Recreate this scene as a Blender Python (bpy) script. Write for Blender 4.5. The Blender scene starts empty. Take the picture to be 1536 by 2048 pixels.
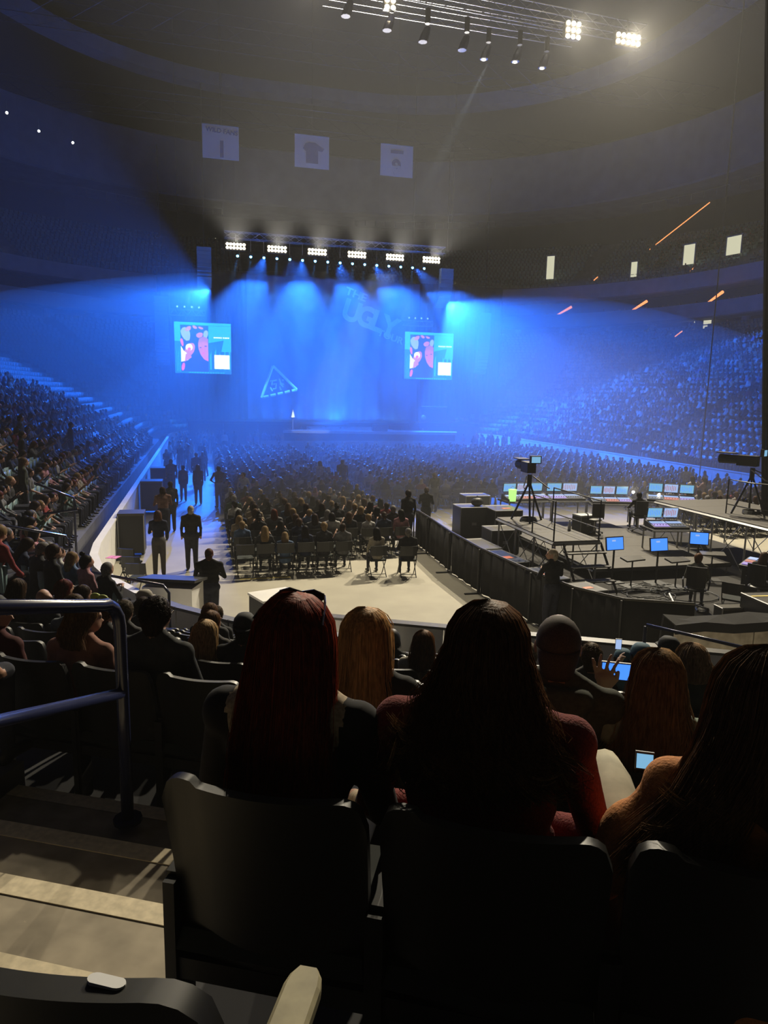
import bpy, math, random
import numpy as np
from mathutils import Vector, Matrix
R = math.radians
rnd = random.Random(7)
nrs = np.random.RandomState(5)
SC = bpy.context.scene
COL = SC.collection
# ------------------------------------------------------------------ camera
# world: +Y runs along the arena floor to the stage, Z=0 is the floor; the camera is at a seat in the corner bowl
EYE = Vector((0.0, 0.0, 4.76))
def cam_axes():
    p = math.atan(237 / 1420.0); y = R(14.6); r = R(1.2)
    f = Vector((math.sin(y) * math.cos(p), math.cos(y) * math.cos(p), -math.sin(p)))
    rt = Vector((math.cos(y), -math.sin(y), 0)); up = rt.cross(f)
    return rt * math.cos(r) + up * math.sin(r), up * math.cos(r) - rt * math.sin(r), f
CR, CU, CF = cam_axes()
cd = bpy.data.cameras.new('camera'); cam = bpy.data.objects.new('camera', cd); COL.objects.link(cam)
cam.matrix_world = Matrix(((CR.x, CU.x, -CF.x, EYE.x), (CR.y, CU.y, -CF.y, EYE.y), (CR.z, CU.z, -CF.z, EYE.z), (0, 0, 0, 1)))
cd.sensor_width = 36; cd.lens = 1420 / 2048 * 36; cd.clip_start = 0.05; cd.clip_end = 400
SC.camera = cam
def in_view(x, y, z, m=40):
    v = Vector((x, y, z)) - EYE; a = v.dot(CF)
    if a < .3: return False
    px = 768 + 1420 * v.dot(CR) / a; py = 1024 - 1420 * v.dot(CU) / a
    return -m < px < 1536 + m and -m < py < 2048 + m
# ------------------------------------------------------------------ world, exposure
wd = bpy.data.worlds.new('world'); SC.world = wd; wd.use_nodes = True
wd.node_tree.nodes['Background'].inputs[0].default_value = (0, 0, 0, 1)
wd.node_tree.nodes['Background'].inputs[1].default_value = 0
vs = SC.view_settings; vs.view_transform = 'Standard'; vs.look = 'None'; vs.exposure = 0.0; vs.gamma = 1; vs.use_curve_mapping = False
cy = SC.cycles
cy.max_bounces = 3; cy.diffuse_bounces = 1; cy.glossy_bounces = 1; cy.transmission_bounces = 2; cy.volume_bounces = 0; cy.transparent_max_bounces = 6
cy.caustics_reflective = False; cy.caustics_refractive = False; cy.sample_clamp_indirect = 3; cy.use_denoising = True
try: cy.use_light_tree = True
except Exception: pass
# ------------------------------------------------------------------ lights of the show
WARM = (1.0, .84, .58); BLUE = (.015, .155, 1.0); CYAN = (.06, .36, 1.0)
def spot(name, loc, to, watt, col, ang, blend=.15, rad=.15, parent=None):
    l = bpy.data.lights.new(name, 'SPOT'); l.energy = watt; l.color = col; l.spot_size = R(ang); l.spot_blend = blend
    l.shadow_soft_size = rad
    o = bpy.data.objects.new(name, l); COL.objects.link(o); o.location = loc
    o.rotation_euler = (Vector(to) - Vector(loc)).to_track_quat('-Z', 'Y').to_euler()
    return o
STAGE_BLINDERS = [(3.05, 60, 16.0), (6.3, 60, 16.0), (9.55, 60, 16.0), (12.85, 60, 16.0), (16.1, 60, 16.0), (19.3, 60, 16.0)]
HOUSE_BLINDERS = [(4.76, 31.9, 21.2, 5), (8.1, 31.9, 21.0, 2), (16.6, 31.9, 21.0, 3), (19.4, 31.9, 21.0, 5)]
for i, p in enumerate(STAGE_BLINDERS):
    spot('stage_blinder_light', (p[0], p[1] - .35, p[2]), (p[0] - 2, 5, 35), 36000, (1, .93, .80), 54, .8, .3)
for i, p in enumerate(HOUSE_BLINDERS):
    spot('house_blinder_light', (p[0], p[1] - .35, p[2]), (p[0] - 8, 0, -1), (9500, 4500, 25000, 38000)[i], (1, .88, .66), 96, .7, .2)
BEAMS = []
for i in range(16):
    x = 3.2 + i * 1.04; BEAMS.append((x, 60.4, 15.35))
    spot('stage_spot_light', (x, 60.4, 15.2), (x + (i - 7.5) * .35 + (1.2 if i % 2 else -.8), 66.5, 2.0), 19000, CYAN, 19, .35, .06)
spot('side_wash_light', (.9, 60, 12.7), (-38, 32, -4), 50000, BLUE, 104, .12, .25)
spot('side_wash_light', (21.0, 60, 12.6), (40, 42, -15), 88000, BLUE, 106, .12, .25)
spot('floor_wash_light', (7.5, 59.5, 15.2), (8, 49.5, 0), 30000, BLUE, 66, .4, .3)
spot('floor_wash_light', (15.5, 59.5, 15.2), (16, 49.5, 0), 30000, BLUE, 66, .4, .3)
for x in (-1, 5, 11, 17, 24):
    spot('crowd_wash_light', (11.5 + (x - 11.5) * .5, 59.6, 15.2), (x, 37.5, 0), 170000, BLUE, 27, .35, .15)
spot('curtain_wash_light', (11.5, 61, 2.4), (11.5, 68, 8), 9000, BLUE, 120, .6, .3)
spot('follow_beam_light', (13.5, 34.2, 20.2), (8.5, 58, 1.8), 60000, (.75, .9, 1), 7, .3, .05)
# ------------------------------------------------------------------ materials
HAZE = .0012; HAZE_STAGE = .019
# ------------------------------------------------------------------ materials
MATS = {}
def mat(name, col, rough=.6, metal=0, emit=None, es=1.0, noise=0.0, scale=20, objcol=False, stretch=None, trans=0.0, spec=.4, bump=0.0, col2=None):
    if name in MATS: return MATS[name]
    m = bpy.data.materials.new(name); m.use_nodes = True; nt = m.node_tree; b = nt.nodes['Principled BSDF']
    b.inputs['Roughness'].default_value = rough; b.inputs['Metallic'].default_value = metal
    b.inputs['Specular IOR Level'].default_value = spec
    b.inputs['Base Color'].default_value = (*col, 1)
    src = None
    if objcol:
        oi = nt.nodes.new('ShaderNodeObjectInfo'); src = oi.outputs['Color']
    if noise or bump:
        tc = nt.nodes.new('ShaderNodeTexCoord'); mp = nt.nodes.new('ShaderNodeMapping'); nz = nt.nodes.new('ShaderNodeTexNoise')
        nz.inputs['Scale'].default_value = scale; nz.inputs['Detail'].default_value = 3
        if stretch: mp.inputs['Scale'].default_value = stretch
        nt.links.new(tc.outputs['Object'], mp.inputs[0]); nt.links.new(mp.outputs[0], nz.inputs['Vector'])
        if noise:
            mx = nt.nodes.new('ShaderNodeMix'); mx.data_type = 'RGBA'; mx.blend_type = 'MULTIPLY' if col2 is None else 'MIX'
            rr = nt.nodes.new('ShaderNodeMapRange'); rr.inputs[1].default_value = .3; rr.inputs[2].default_value = .7
            if col2 is None:
                rr.inputs[3].default_value = 1 - noise; rr.inputs[4].default_value = 1 + noise * .4
                mx.inputs[0].default_value = 1
                cc = nt.nodes.new('ShaderNodeCombineColor')
                for k in range(3): nt.links.new(rr.outputs[0], cc.inputs[k])
                nt.links.new(cc.outputs[0], mx.inputs[7])
                if src: nt.links.new(src, mx.inputs[6])
                else: mx.inputs[6].default_value = (*col, 1)
            else:
                nt.links.new(rr.outputs[0], mx.inputs[0]); mx.inputs[6].default_value = (*col, 1); mx.inputs[7].default_value = (*col2, 1)
            nt.links.new(nz.outputs[0], rr.inputs[0]); src = mx.outputs[2]
        if bump:
            bp = nt.nodes.new('ShaderNodeBump'); bp.inputs['Strength'].default_value = bump; bp.inputs['Distance'].default_value = .01
            nt.links.new(nz.outputs[0], bp.inputs['Height']); nt.links.new(bp.outputs[0], b.inputs['Normal'])
    if src: nt.links.new(src, b.inputs['Base Color'])
    if emit:
        b.inputs['Emission Color'].default_value = (*emit, 1); b.inputs['Emission Strength'].default_value = es
        try: m.cycles.emission_sampling = 'NONE'
        except Exception: pass
    if trans:
        tl = nt.nodes.new('ShaderNodeBsdfTranslucent'); ms = nt.nodes.new('ShaderNodeMixShader'); ms.inputs[0].default_value = trans
        if src: nt.links.new(src, tl.inputs[0])
        else: tl.inputs[0].default_value = (*col, 1)
        out = nt.nodes['Material Output']; nt.links.new(b.outputs[0], ms.inputs[1]); nt.links.new(tl.outputs[0], ms.inputs[2]); nt.links.new(ms.outputs[0], out.inputs['Surface'])
    MATS[name] = m
    return m
M_concrete = mat('concrete', (.36, .31, .23), .8, noise=.35, scale=6, bump=.15)
M_strip = mat('nosing_strip', (.72, .62, .43), .7, noise=.2, scale=30)
M_floor = mat('arena_floor', (.33, .305, .24), .6, noise=.12, scale=1.2, spec=.25)
M_board = mat('rink_board', (.78, .76, .72), .5, noise=.08, scale=3)
M_boardtop = mat('board_cap', (.12, .12, .13), .5)
M_terr = mat('terrace_concrete', (.11, .11, .115), .85, noise=.3, scale=2)
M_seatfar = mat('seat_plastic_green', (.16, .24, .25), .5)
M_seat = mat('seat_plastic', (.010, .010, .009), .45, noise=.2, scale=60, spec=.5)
M_seatcloth = mat('seat_fabric', (.012, .016, .014), .9)
M_black = mat('black_paint', (.008, .008, .009), .5)
M_rail = mat('rail_paint', (.02, .025, .07), .22, spec=.8)
M_steel = mat('steel', (.35, .35, .36), .35, .8)
M_alu = mat('aluminium', (.36, .36, .36), .45, .7)
M_drape = mat('black_drape', (.012, .011, .010), .95, noise=.3, scale=4)
M_curtain = mat('blue_curtain', (.15, .18, .26), .8, noise=.1, scale=2)
M_logo = mat('logo_print', (.78, .85, .9), .8)
M_fascia = mat('fascia_panel', (.45, .48, .55), .6, noise=.1, scale=1)
M_ring = mat('upper_wall_panel', (.20, .21, .24), .8, noise=.15, scale=.6)
M_dark = mat('dark_wall', (.03, .03, .035), .9)
M_roof = mat('roof_deck', (.02, .02, .022), .95)
M_white = mat('white_paint', (.8, .8, .8), .6)
M_yellow = mat('yellow_tape', (.65, .5, .12), .7)
M_lamp = mat('lamp_glow', (0, 0, 0), .5, emit=(1, .82, .52), es=60)
M_bluelamp = mat('blue_lamp_glow', (0, 0, 0), .5, emit=(.12, .5, 1), es=14)
M_whitelamp = mat('white_lamp_glow', (0, 0, 0), .5, emit=(1, .95, .85), es=30)
M_orange = mat('orange_glow', (0, 0, 0), .5, emit=(1, .32, .1), es=1.6)
M_doorlight = mat('doorway_glow', (0, 0, 0), .5, emit=(.8, .78, .55), es=.8)
M_case = mat('case_laminate', (.018, .018, .02), .4)
M_casetop = mat('case_top', (.08, .075, .065), .35, noise=.2, scale=12)
M_deck = mat('deck_plywood', (.05, .044, .035), .7, noise=.2, scale=8)
M_label = mat('red_label', (.65, .12, .05), .6)
M_pink = mat('pink_paper', (.75, .25, .45), .6)
M_mat = mat('matting', (.02, .018, .016), .9, noise=.3, scale=2)
M_pad = mat('armrest_pad', (.34, .30, .18), .6, noise=.2, scale=40)
M_water = mat('clear_plastic', (.75, .78, .8), .15, spec=.8)
M_glass = mat('eyeglass', (.05, .04, .04), .1, spec=.8)
def scr(name, col, es): return mat(name, (0, 0, 0), .4, emit=col, es=es)
M_scr_b = scr('screen_blue', (.06, .25, 1), 1.3); M_scr_c = scr('screen_cyan', (.22, .50, .75), .9); M_scr_w = scr('screen_white', (.40, .55, .9), .9)
M_scr_d = scr('screen_dark', (.02, .05, .12), .6); M_scr_r = scr('screen_red', (.9, .2, .15), .5); M_scr_p = scr('screen_purple', (.45, .3, 1), .6)
M_bucket = mat('lime_glow', (.2, .5, .1), .5, emit=(.5, 1, .25), es=1.1)
# people
M_shirt = mat('clothing', (.1, .1, .1), .85, noise=.25, scale=14, objcol=True, spec=.2)
M_pants = mat('trousers', (.03, .032, .045), .9, noise=.2, scale=20, spec=.2)
M_skin = mat('skin', (.34, .185, .12), .55, spec=.35)
M_shoe = mat('shoe', (.02, .02, .02), .5)
M_eye = mat('eye', (.03, .02, .02), .2)
M_hair = mat('hair', (.05, .03, .02), .5, noise=.55, scale=110, objcol=True, stretch=(1, 1, .12), trans=.35, spec=.07, bump=.3)
# ------------------------------------------------------------------ geometry collector
class G:
    def __init__(s): s.v = []; s.f = []; s.m = []
    def add(s, V, F, m=0):
        n = len(s.v); s.v += [tuple(p) for p in V]; s.f += [tuple(i + n for i in f) for f in F]; s.m += [m] * len(F)
    def box(s, c, d, rz=0, m=0, tilt=0):
        ca, sa = math.cos(rz), math.sin(rz); ct, st = math.cos(tilt), math.sin(tilt); V = []
        for z in (-1, 1):
            for x, y in ((-1, -1), (1, -1), (1, 1), (-1, 1)):
                a, b, e = x * d[0] / 2, y * d[1] / 2, z * d[2] / 2
                b, e = b * ct - e * st, b * st + e * ct
                V.append((c[0] + a * ca - b * sa, c[1] + a * sa + b * ca, c[2] + e))
        s.add(V, [(3, 2, 1, 0), (4, 5, 6, 7), (0, 1, 5, 4), (1, 2, 6, 5), (2, 3, 7, 6), (3, 0, 4, 7)], m); return s
    def bb(s, a, b, m=0): return s.box([(a[i] + b[i]) / 2 for i in range(3)], [abs(b[i] - a[i]) for i in range(3)], 0, m)
    def loft(s, rings, m=0, closed=True, caps=True):
        n = len(rings[0]); V = [p for r in rings for p in r]; F = []
        for i in range(len(rings) - 1):
            for j in range(n if closed else n - 1):
                a = i * n + j; b = i * n + (j + 1) % n; F.append((a, b, b + n, a + n))
        if caps and closed: F.append(tuple(range(n - 1, -1, -1))); F.append(tuple((len(rings) - 1) * n + j for j in range(n)))
        s.add(V, F, m); return s
    def tube(s, pts, r, n=8, m=0, caps=True):
        pts = [Vector(p) for p in pts]; rings = []; prev = None
        for i, p in enumerate(pts):
            d = (pts[min(i + 1, len(pts) - 1)] - pts[max(i - 1, 0)])
            if d.length < 1e-9: d = Vector((0, 0, 1))
            d.normalize()
            if prev is None: a = d.cross(Vector((0, 0, 1))) if abs(d.z) < .9 else d.cross(Vector((1, 0, 0)))
            else: a = prev - d * prev.dot(d)
            a.normalize(); prev = a; b = d.cross(a); rr = r[i] if isinstance(r, (list, tuple)) else r
            rings.append([p + (a * math.cos(t) + b * math.sin(t)) * rr for t in [2 * math.pi * k / n for k in range(n)]])
        return s.loft(rings, m, True, caps)
    def ell(s, c, r, nu=12, nv=8, m=0):
        V = [(c[0], c[1], c[2] + r[2])]; F = []
        for i in range(1, nv):
            ph = math.pi * i / nv
            for j in range(nu):
                t = 2 * math.pi * j / nu; V.append((c[0] + r[0] * math.sin(ph) * math.cos(t), c[1] + r[1] * math.sin(ph) * math.sin(t), c[2] + r[2] * math.cos(ph)))
        V.append((c[0], c[1], c[2] - r[2])); L = len(V) - 1
        for j in range(nu):
            F.append((0, 1 + j, 1 + (j + 1) % nu)); F.append((L, L - nu + (j + 1) % nu, L - nu + j))
        for i in range(nv - 2):
            for j in range(nu):
                a = 1 + i * nu + j; b = 1 + i * nu + (j + 1) % nu; F.append((a, a + nu, b + nu, b))
        s.add(V, F, m); return s
    def prism(s, poly, z0, z1, m=0):
        n = len(poly); V = [(p[0], p[1], z0) for p in poly] + [(p[0], p[1], z1) for p in poly]
        s.add(V, [tuple(range(n - 1, -1, -1)), tuple(range(n, 2 * n))] + [(i, (i + 1) % n, (i + 1) % n + n, i + n) for i in range(n)], m); return s
    def mesh(s, name, mats, smooth=False):
        me = bpy.data.meshes.new(name); me.from_pydata([tuple(v) for v in s.v], [], s.f)
        for m in (mats if isinstance(mats, (list, tuple)) else [mats]): me.materials.append(m)
        if len(s.m) and max(s.m) > 0: me.polygons.foreach_set('material_index', s.m)
        if smooth:
            me.polygons.foreach_set('use_smooth', [True] * len(me.polygons))
            if smooth != True: me.set_sharp_from_angle(angle=R(smooth))
        me.update(); return me
    def build(s, name, mats, parent=None, smooth=False, loc=(0, 0, 0), rz=0):
        return link(name, s.mesh(name, mats, smooth), parent, loc, rz)
def link(name, me, parent=None, loc=(0, 0, 0), rz=0, color=None):
    o = bpy.data.objects.new(name, me); COL.objects.link(o); o.location = loc; o.rotation_euler = (0, 0, rz)
    if parent: o.parent = parent
    if color: o.color = (*color, 1)
    return o
def tag(o, label=None, cat=None, group=None, kind=None):
    if label: o['label'] = label
    if cat: o['category'] = cat
    if group: o['group'] = group
    if kind: o['kind'] = kind
    return o
def thing(name, label, cat, loc=(0, 0, 0), rz=0, group=None):
    o = bpy.data.objects.new(name, None); COL.objects.link(o); o.location = loc; o.rotation_euler = (0, 0, rz); o.empty_display_size = .1
    return tag(o, label, cat, group)
def struct(o): o['kind'] = 'structure'; return o
def copy_tree(o, loc, rz=None, label=None, group=None):
    c = o.copy(); COL.objects.link(c); c.location = loc
    if rz is not None: c.rotation_euler = (0, 0, rz)
    if label: c['label'] = label
    if group: c['group'] = group
    for ch in list(o.children):
        d = ch.copy(); COL.objects.link(d); d.parent = c
        for g in ch.children:
            e = g.copy(); COL.objects.link(e); e.parent = d
    return c
ORD = ['nearest', 'second', 'third', 'fourth', 'fifth', 'sixth', 'seventh', 'eighth', 'ninth', 'tenth', 'eleventh', 'twelfth', 'thirteenth', 'fourteenth', 'fifteenth', 'sixteenth', 'seventeenth', 'eighteenth', 'nineteenth', 'twentieth'] + [str(i) + 'th' for i in range(21, 99)]
# ------------------------------------------------------------------ section frame: rows of our block face 27.2 degrees off the arena axis
SA = R(27.2); UX, UY = math.cos(SA), -math.sin(SA); VX, VY = math.sin(SA), math.cos(SA)
def sw(u, v, z=0): return (UX * u + VX * v, UY * u + VY * v, z)
def ROWV(k): return .5 + .95 * k
def ROWF(k): return 3.24 - .27 * k - .004 * k * k + (.09 if k == 0 else 0)
# ------------------------------------------------------------------ structure
XL, XR, YN, YF, CRD = -2.4, 26.8, 9.0, 69.0, 8.5
def bowl_path(off, a0=42, arcs=True, step=8):
    """points and outward normals along the bowl, from the near-left corner clockwise to the right side"""
    P = []
    r = CRD + off
    for t in range(180 + a0, 179, -step): P.append((XL + CRD + r * math.cos(R(t)), YN + CRD + r * math.sin(R(t)), math.cos(R(t)), math.sin(R(t))))
    for i in range(1, 11): P.append((XL - off, YN + CRD + (YF - YN - 2 * CRD) * i / 10, -1, 0))
    for t in range(180 - step, 89, -step): P.append((XL + CRD + r * math.cos(R(t)), YF - CRD + r * math.sin(R(t)), math.cos(R(t)), math.sin(R(t))))
    P.append((XR - CRD, YF + off, 0, 1))
    for t in range(90 - step, -1, -step): P.append((XR - CRD + r * math.cos(R(t)), YF - CRD + r * math.sin(R(t)), math.cos(R(t)), math.sin(R(t))))
    for i in range(1, 11): P.append((XR + off, YF - CRD - (YF - YN - 2 * CRD) * i / 10, 1, 0))
    for t in range(-step, -91, -step): P.append((XR - CRD + r * math.cos(R(t)), YN + CRD + r * math.sin(R(t)), math.cos(R(t)), math.sin(R(t))))
    return P
def band(name, offs_z, mats, m=0, **k):
    """surface swept round the bowl through (offset, z) pairs"""
    g = G(); rows = [[(p[0], p[1], z) for p in bowl_path(o, **k)] for o, z in offs_z]
    n = len(rows[0]); V = [p for r in rows for p in r]; F = []
    for i in range(len(rows) - 1):
        for j in range(n - 1): a = i * n + j; F.append((a, a + 1, a + 1 + n, a + n))
    g.add(V, F, m); return g.build(name, mats)
g = G(); g.bb((-60, -20, -.3), (90, 130, 0)); struct(g.build('floor', M_floor))
g = G(); g.bb((-70, -30, 40), (100, 140, 40.5)); struct(g.build('ceiling', M_roof))
ROWPITCH = .85
def TZ(k): return .9 + .38 * k
prof = []
for k in range(31):
    o = 1.0 + ROWPITCH * k - .35
    prof += [(o, TZ(k - 1) if k else 0), (o, TZ(k))]
prof += [(1.0 + ROWPITCH * 31 + 3.5, TZ(30))]
struct(band('floor_terrace', prof, M_terr))
# rink boards: individual white panels round the floor
bp_ = bowl_path(0, a0=64, step=8)
boards = thing('rink_board_wall', 'low white rink board wall round the arena floor', 'wall')
for i in range(len(bp_) - 1):
    a, b = bp_[i], bp_[i + 1]
    seg = Vector((b[0] - a[0], b[1] - a[1])); L = seg.length; n = max(1, round(L / 2.4))
    for q in range(n):
        m0 = Vector(a[:2]) + seg * (q / n); m1 = Vector(a[:2]) + seg * ((q + 1) / n)
        if i < 9 and 15.3 < m0.y < 16.3: continue
        mid = (m0 + m1) / 2
        if not in_view(mid.x, mid.y, .8, 200): continue
        gg = G(); gg.box((mid.x, mid.y, .56), (L / n - .02, .12, 1.1), math.atan2(seg.y, seg.x)); bo = gg.build('panel', M_board, boards)
        gg = G(); gg.box((mid.x, mid.y, 1.13), (L / n, .17, .05), math.atan2(seg.y, seg.x)); gg.build('cap_rail', M_boardtop if mid.y < 12.9 else M_board, bo)
# balcony tiers and upper wall
OB = 26.2
struct(band('wall_concourse', [(31.5, 12), (31.5, 18.2)], M_dark))
struct(band('trim_lower_balcony', [(30, 13.6), (OB, 13.4), (OB - .3, 13.5), (OB - .3, 15.0), (OB, 15.0), (OB + .1, 14.6), (31.5, 14.6)], M_fascia))
struct(band('trim_upper_balcony', [(31.5, 17.0), (OB + 2, 16.9), (OB + 1.7, 17.0), (OB + 1.7, 18.6), (OB + 2, 18.6), (OB + 2.1, 18.2), (30, 18.2)], M_fascia))
struct(band('floor_upper_deck', [q for k in range(16) for q in ((30 + .85 * k, 18.2 + .5 * k), (30 + .85 * k, 18.7 + .5 * k))], M_terr)); struct(band('wall_back', [(43.6, 26), (43.6, 40)], M_dark))
struct(band('wall_upper', [(36, 28.2), (OB + 1.2, 28.0), (OB + 1.0, 28.2), (OB + 1.0, 34.6), (OB + 2.5, 35.2), (36, 35.4)], M_ring))
struct(band('ceiling_catwalk', [(18, 37), (16, 37), (16, 38.3), (18, 38.3)], M_ring))
# ------------------------------------------------------------------ far bowl fittings
def row_slots(off, sp=.53, segs='aLbfcRe'):
    r = CRD + off; c0 = (XL + CRD, YN + CRD); c1 = (XL + CRD, YF - CRD); c2 = (XR - CRD, YF - CRD); c3 = (XR - CRD, YN + CRD); out = []
    def arc(c, t0, t1, s):
        n = int(abs(t1 - t0) * math.pi / 180 * r / sp)
        for i in range(n):
            t = t0 + (t1 - t0) * (i + .5) / n; q = R(t); a = abs(t - t0) * math.pi / 180 * 22.5
            if (a + 5) % 11.8 < 1.25: continue
            out.append((c[0] + r * math.cos(q), c[1] + r * math.sin(q), math.cos(q), math.sin(q), s, t))
    def line(x, y0, y1, nx, s):
        n = int(abs(y1 - y0) / sp)
        for i in range(n):
            y = y0 + (y1 - y0) * (i + .5) / n
            if (y + 2) % 10.75 < 1.2: continue
            out.append((x, y, nx, 0, s, y))
    if 'a' in segs: arc(c0, 221, 180, 'a')
    if 'L' in segs: line(XL - off, YN + CRD, YF - CRD, -1, 'L')
    if 'b' in segs: arc(c1, 180, 90, 'b')
    if 'c' in segs: arc(c2, 90, 0, 'c')
    if 'R' in segs: line(XR + off, YF - CRD, YN + CRD, 1, 'R')
    return out
def mass(name, items, mats, label, cat=None, group=None):
    """items: (V array nx3, F list, face mats, x,y,z,rz,scale, slot map) joined with numpy into one mesh"""
    Vs = []; Fl = []; Ln = []; Ms = []; n = 0
    for (V, Fflat, Flen, Fm, x, y, z, rz, s, smap) in items:
        c, sn = math.cos(rz) * s, math.sin(rz) * s
        W = np.empty_like(V); W[:, 0] = V[:, 0] * c - V[:, 1] * sn + x; W[:, 1] = V[:, 0] * sn + V[:, 1] * c + y; W[:, 2] = V[:, 2] * s + z
        Vs.append(W); Fl.append(Fflat + n); Ln.append(Flen); Ms.append(smap[Fm]); n += len(V)
    V = np.concatenate(Vs).astype(np.float32); F = np.concatenate(Fl).astype(np.int32); L = np.concatenate(Ln).astype(np.int32); Mi = np.concatenate(Ms).astype(np.int32)
    me = bpy.data.meshes.new(name); me.vertices.add(len(V)); me.vertices.foreach_set('co', V.ravel())
    me.loops.add(len(F)); me.loops.foreach_set('vertex_index', F); me.polygons.add(len(L))
    st = np.zeros(len(L), np.int32); st[1:] = np.cumsum(L)[:-1]
    me.polygons.foreach_set('loop_start', st)
    try: me.polygons.foreach_set('loop_total', L)
    except Exception: pass
    for m in mats: me.materials.append(m)
    me.polygons.foreach_set('material_index', Mi); me.update(calc_edges=True)
    o = link(name, me); tag(o, label, cat, group, 'stuff'); return o
def arrs(g):
    return (np.array(g.v, float), np.array([i for f in g.f for i in f], int), np.array([len(f) for f in g.f], int), np.array(g.m, int))
sg = G()
sg.loft([[(x, y, z) for x, y in ((-.22, .0), (-.1, -.035), (.1, -.035), (.22, 0), (.22, .03), (.1, 0), (-.1, 0), (-.22, .03))] for z in (.40, .80)])
sg.box((0, .06, .56), (.42, .05, .36), tilt=-.12)
SEATARR = arrs(sg)
# ------------------------------------------------------------------ stage
stage = thing('stage', 'dark raised concert stage below the blue curtain', 'stage', (12, 66, 0))
g = G(); g.bb((-13, -1.6, 1.85), (14, 12, 2.05)); g.build('deck', M_black, stage)
for i in range(9): G().bb((-13 + i * 3 + .02, -1.75, .02), (-13 + i * 3 + 2.98, -1.6, 1.84)).build('skirt_panel', M_drape, stage)
thr = thing('stage_thrust', 'low pale edged thrust stage reaching into the floor crowd', 'stage', (12, 60, 0))
g = G(); g.prism([(-5.6, -3), (8.5, -4.6), (9.2, -2.6), (4, -1.4), (3.4, 5.2), (-2.6, 5.2), (-3, -1)], 1.5, 1.7); g.build('deck', M_alu, thr)
g = G(); g.prism([(-5.5, -2.9), (8.4, -4.5), (9.1, -2.7), (3.9, -1.5), (3.3, 5.1), (-2.5, 5.1), (-2.9, -1.1)], .02, 1.49); g.build('skirt', M_drape, thr)
G().box((2.3, -3.2, 1.95), (1.2, .5, .5)).build('monitor_wedge', M_black, thr)
bar = thing('crowd_barrier', 'long pale steel crowd barrier in front of the stage', 'barrier', (12.5, 52.5, 0))
for i in range(13):
    x = -7.6 + i * 1.22
    b = G().box((x, 0, .6), (1.2, .06, 1.15)).build('panel', M_alu, bar)
ph = thing('stage_figure', 'small costume stand on a tripod at the left end of the thrust stage', 'stand', (7.3, 58, 1.7))
G().tube([(0, 0, 0), (0, 0, 1.3)], .04).build('pole', M_alu, ph)
G().loft([[(.28 * math.cos(t), .28 * math.sin(t), 1.0) for t in [k * math.pi / 3 for k in range(6)]], [(.03 * math.cos(t), .03 * math.sin(t), 1.65) for t in [k * math.pi / 3 for k in range(6)]]]).build('cone_top', M_alu, ph)
dk = thing('drum_riser', 'dark covered equipment rack on the right of the stage', 'rack', (22.0, 66.5, 2.05))
G().bb((-1.3, -.5, 0), (1.3, .5, 1.5)).build('body', M_drape, dk); G().tube([(-1.3, -.5, 1.55), (1.3, -.5, 1.55)], .05).build('top_rail', M_alu, dk); G().ell((-1.1, -.6, .5), (.25, .08, .25)).build('disc', M_alu, dk)
# curtain with swags and folds
def curtain_mesh():
    nx, nz = 150, 60; V = []
    for j in range(nz + 1):
        t = j / nz; z = 15.3 - 13.2 * t
        for i in range(nx + 1):
            s = i / nx; x = 4.4 + 16.6 * s
            fold = .26 * math.sin(s * 64 + 1.3 * math.sin(t * 3 + s * 7)) * (.35 + .65 * t)
            # three swagged gathers
            for c, w_ in ((.33, .16), (.58, .2), (.82, .16)):
                d = (s - c) / w_
                if abs(d) < 1: fold += .5 * (1 - d * d) * math.sin(22 * (t * 1.25 - .35 * (1 - d * d)) + c * 9) * (1 - t) ** .6 * min(1, 3 * t)
            pin = math.exp(-((s - .27) / .04) ** 2) + math.exp(-((s - .47) / .04) ** 2) + math.exp(-((s - .70) / .05) ** 2)
            V.append((x, 68.5 + fold - .5 * pin * (1 - .6 * t), z))
    F = [(j * (nx + 1) + i, j * (nx + 1) + i + 1, (j + 1) * (nx + 1) + i + 1, (j + 1) * (nx + 1) + i) for j in range(nz) for i in range(nx)]
    g = G(); g.add(V, F); return g
cur = curtain_mesh().build('stage_curtain', M_curtain, None, True); tag(cur, 'huge blue draped curtain hanging across the stage', 'curtain')
md = cur.modifiers.new('thick', 'SOLIDIFY'); md.thickness = .04
for x0, x1 in ((-3.5, 4.6), (20.8, 30)):
    g = G(); n = 60
    V = []; 
    for z in (15.5, 2.05):
        for i in range(n + 1): V.append((x0 + (x1 - x0) * i / n, 69.3 + .12 * math.sin(i * 1.7), z))
    g.add(V, [(i, i + 1, n + 2 + i, n + 1 + i) for i in range(n)]); o = g.build('side_curtain', M_drape, None, True)
    tag(o, 'black side drape hanging %s of the blue curtain' % ('left' if x0 < 0 else 'right'), 'curtain')
    md = o.modifiers.new('thick', 'SOLIDIFY'); md.thickness = .04
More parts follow.
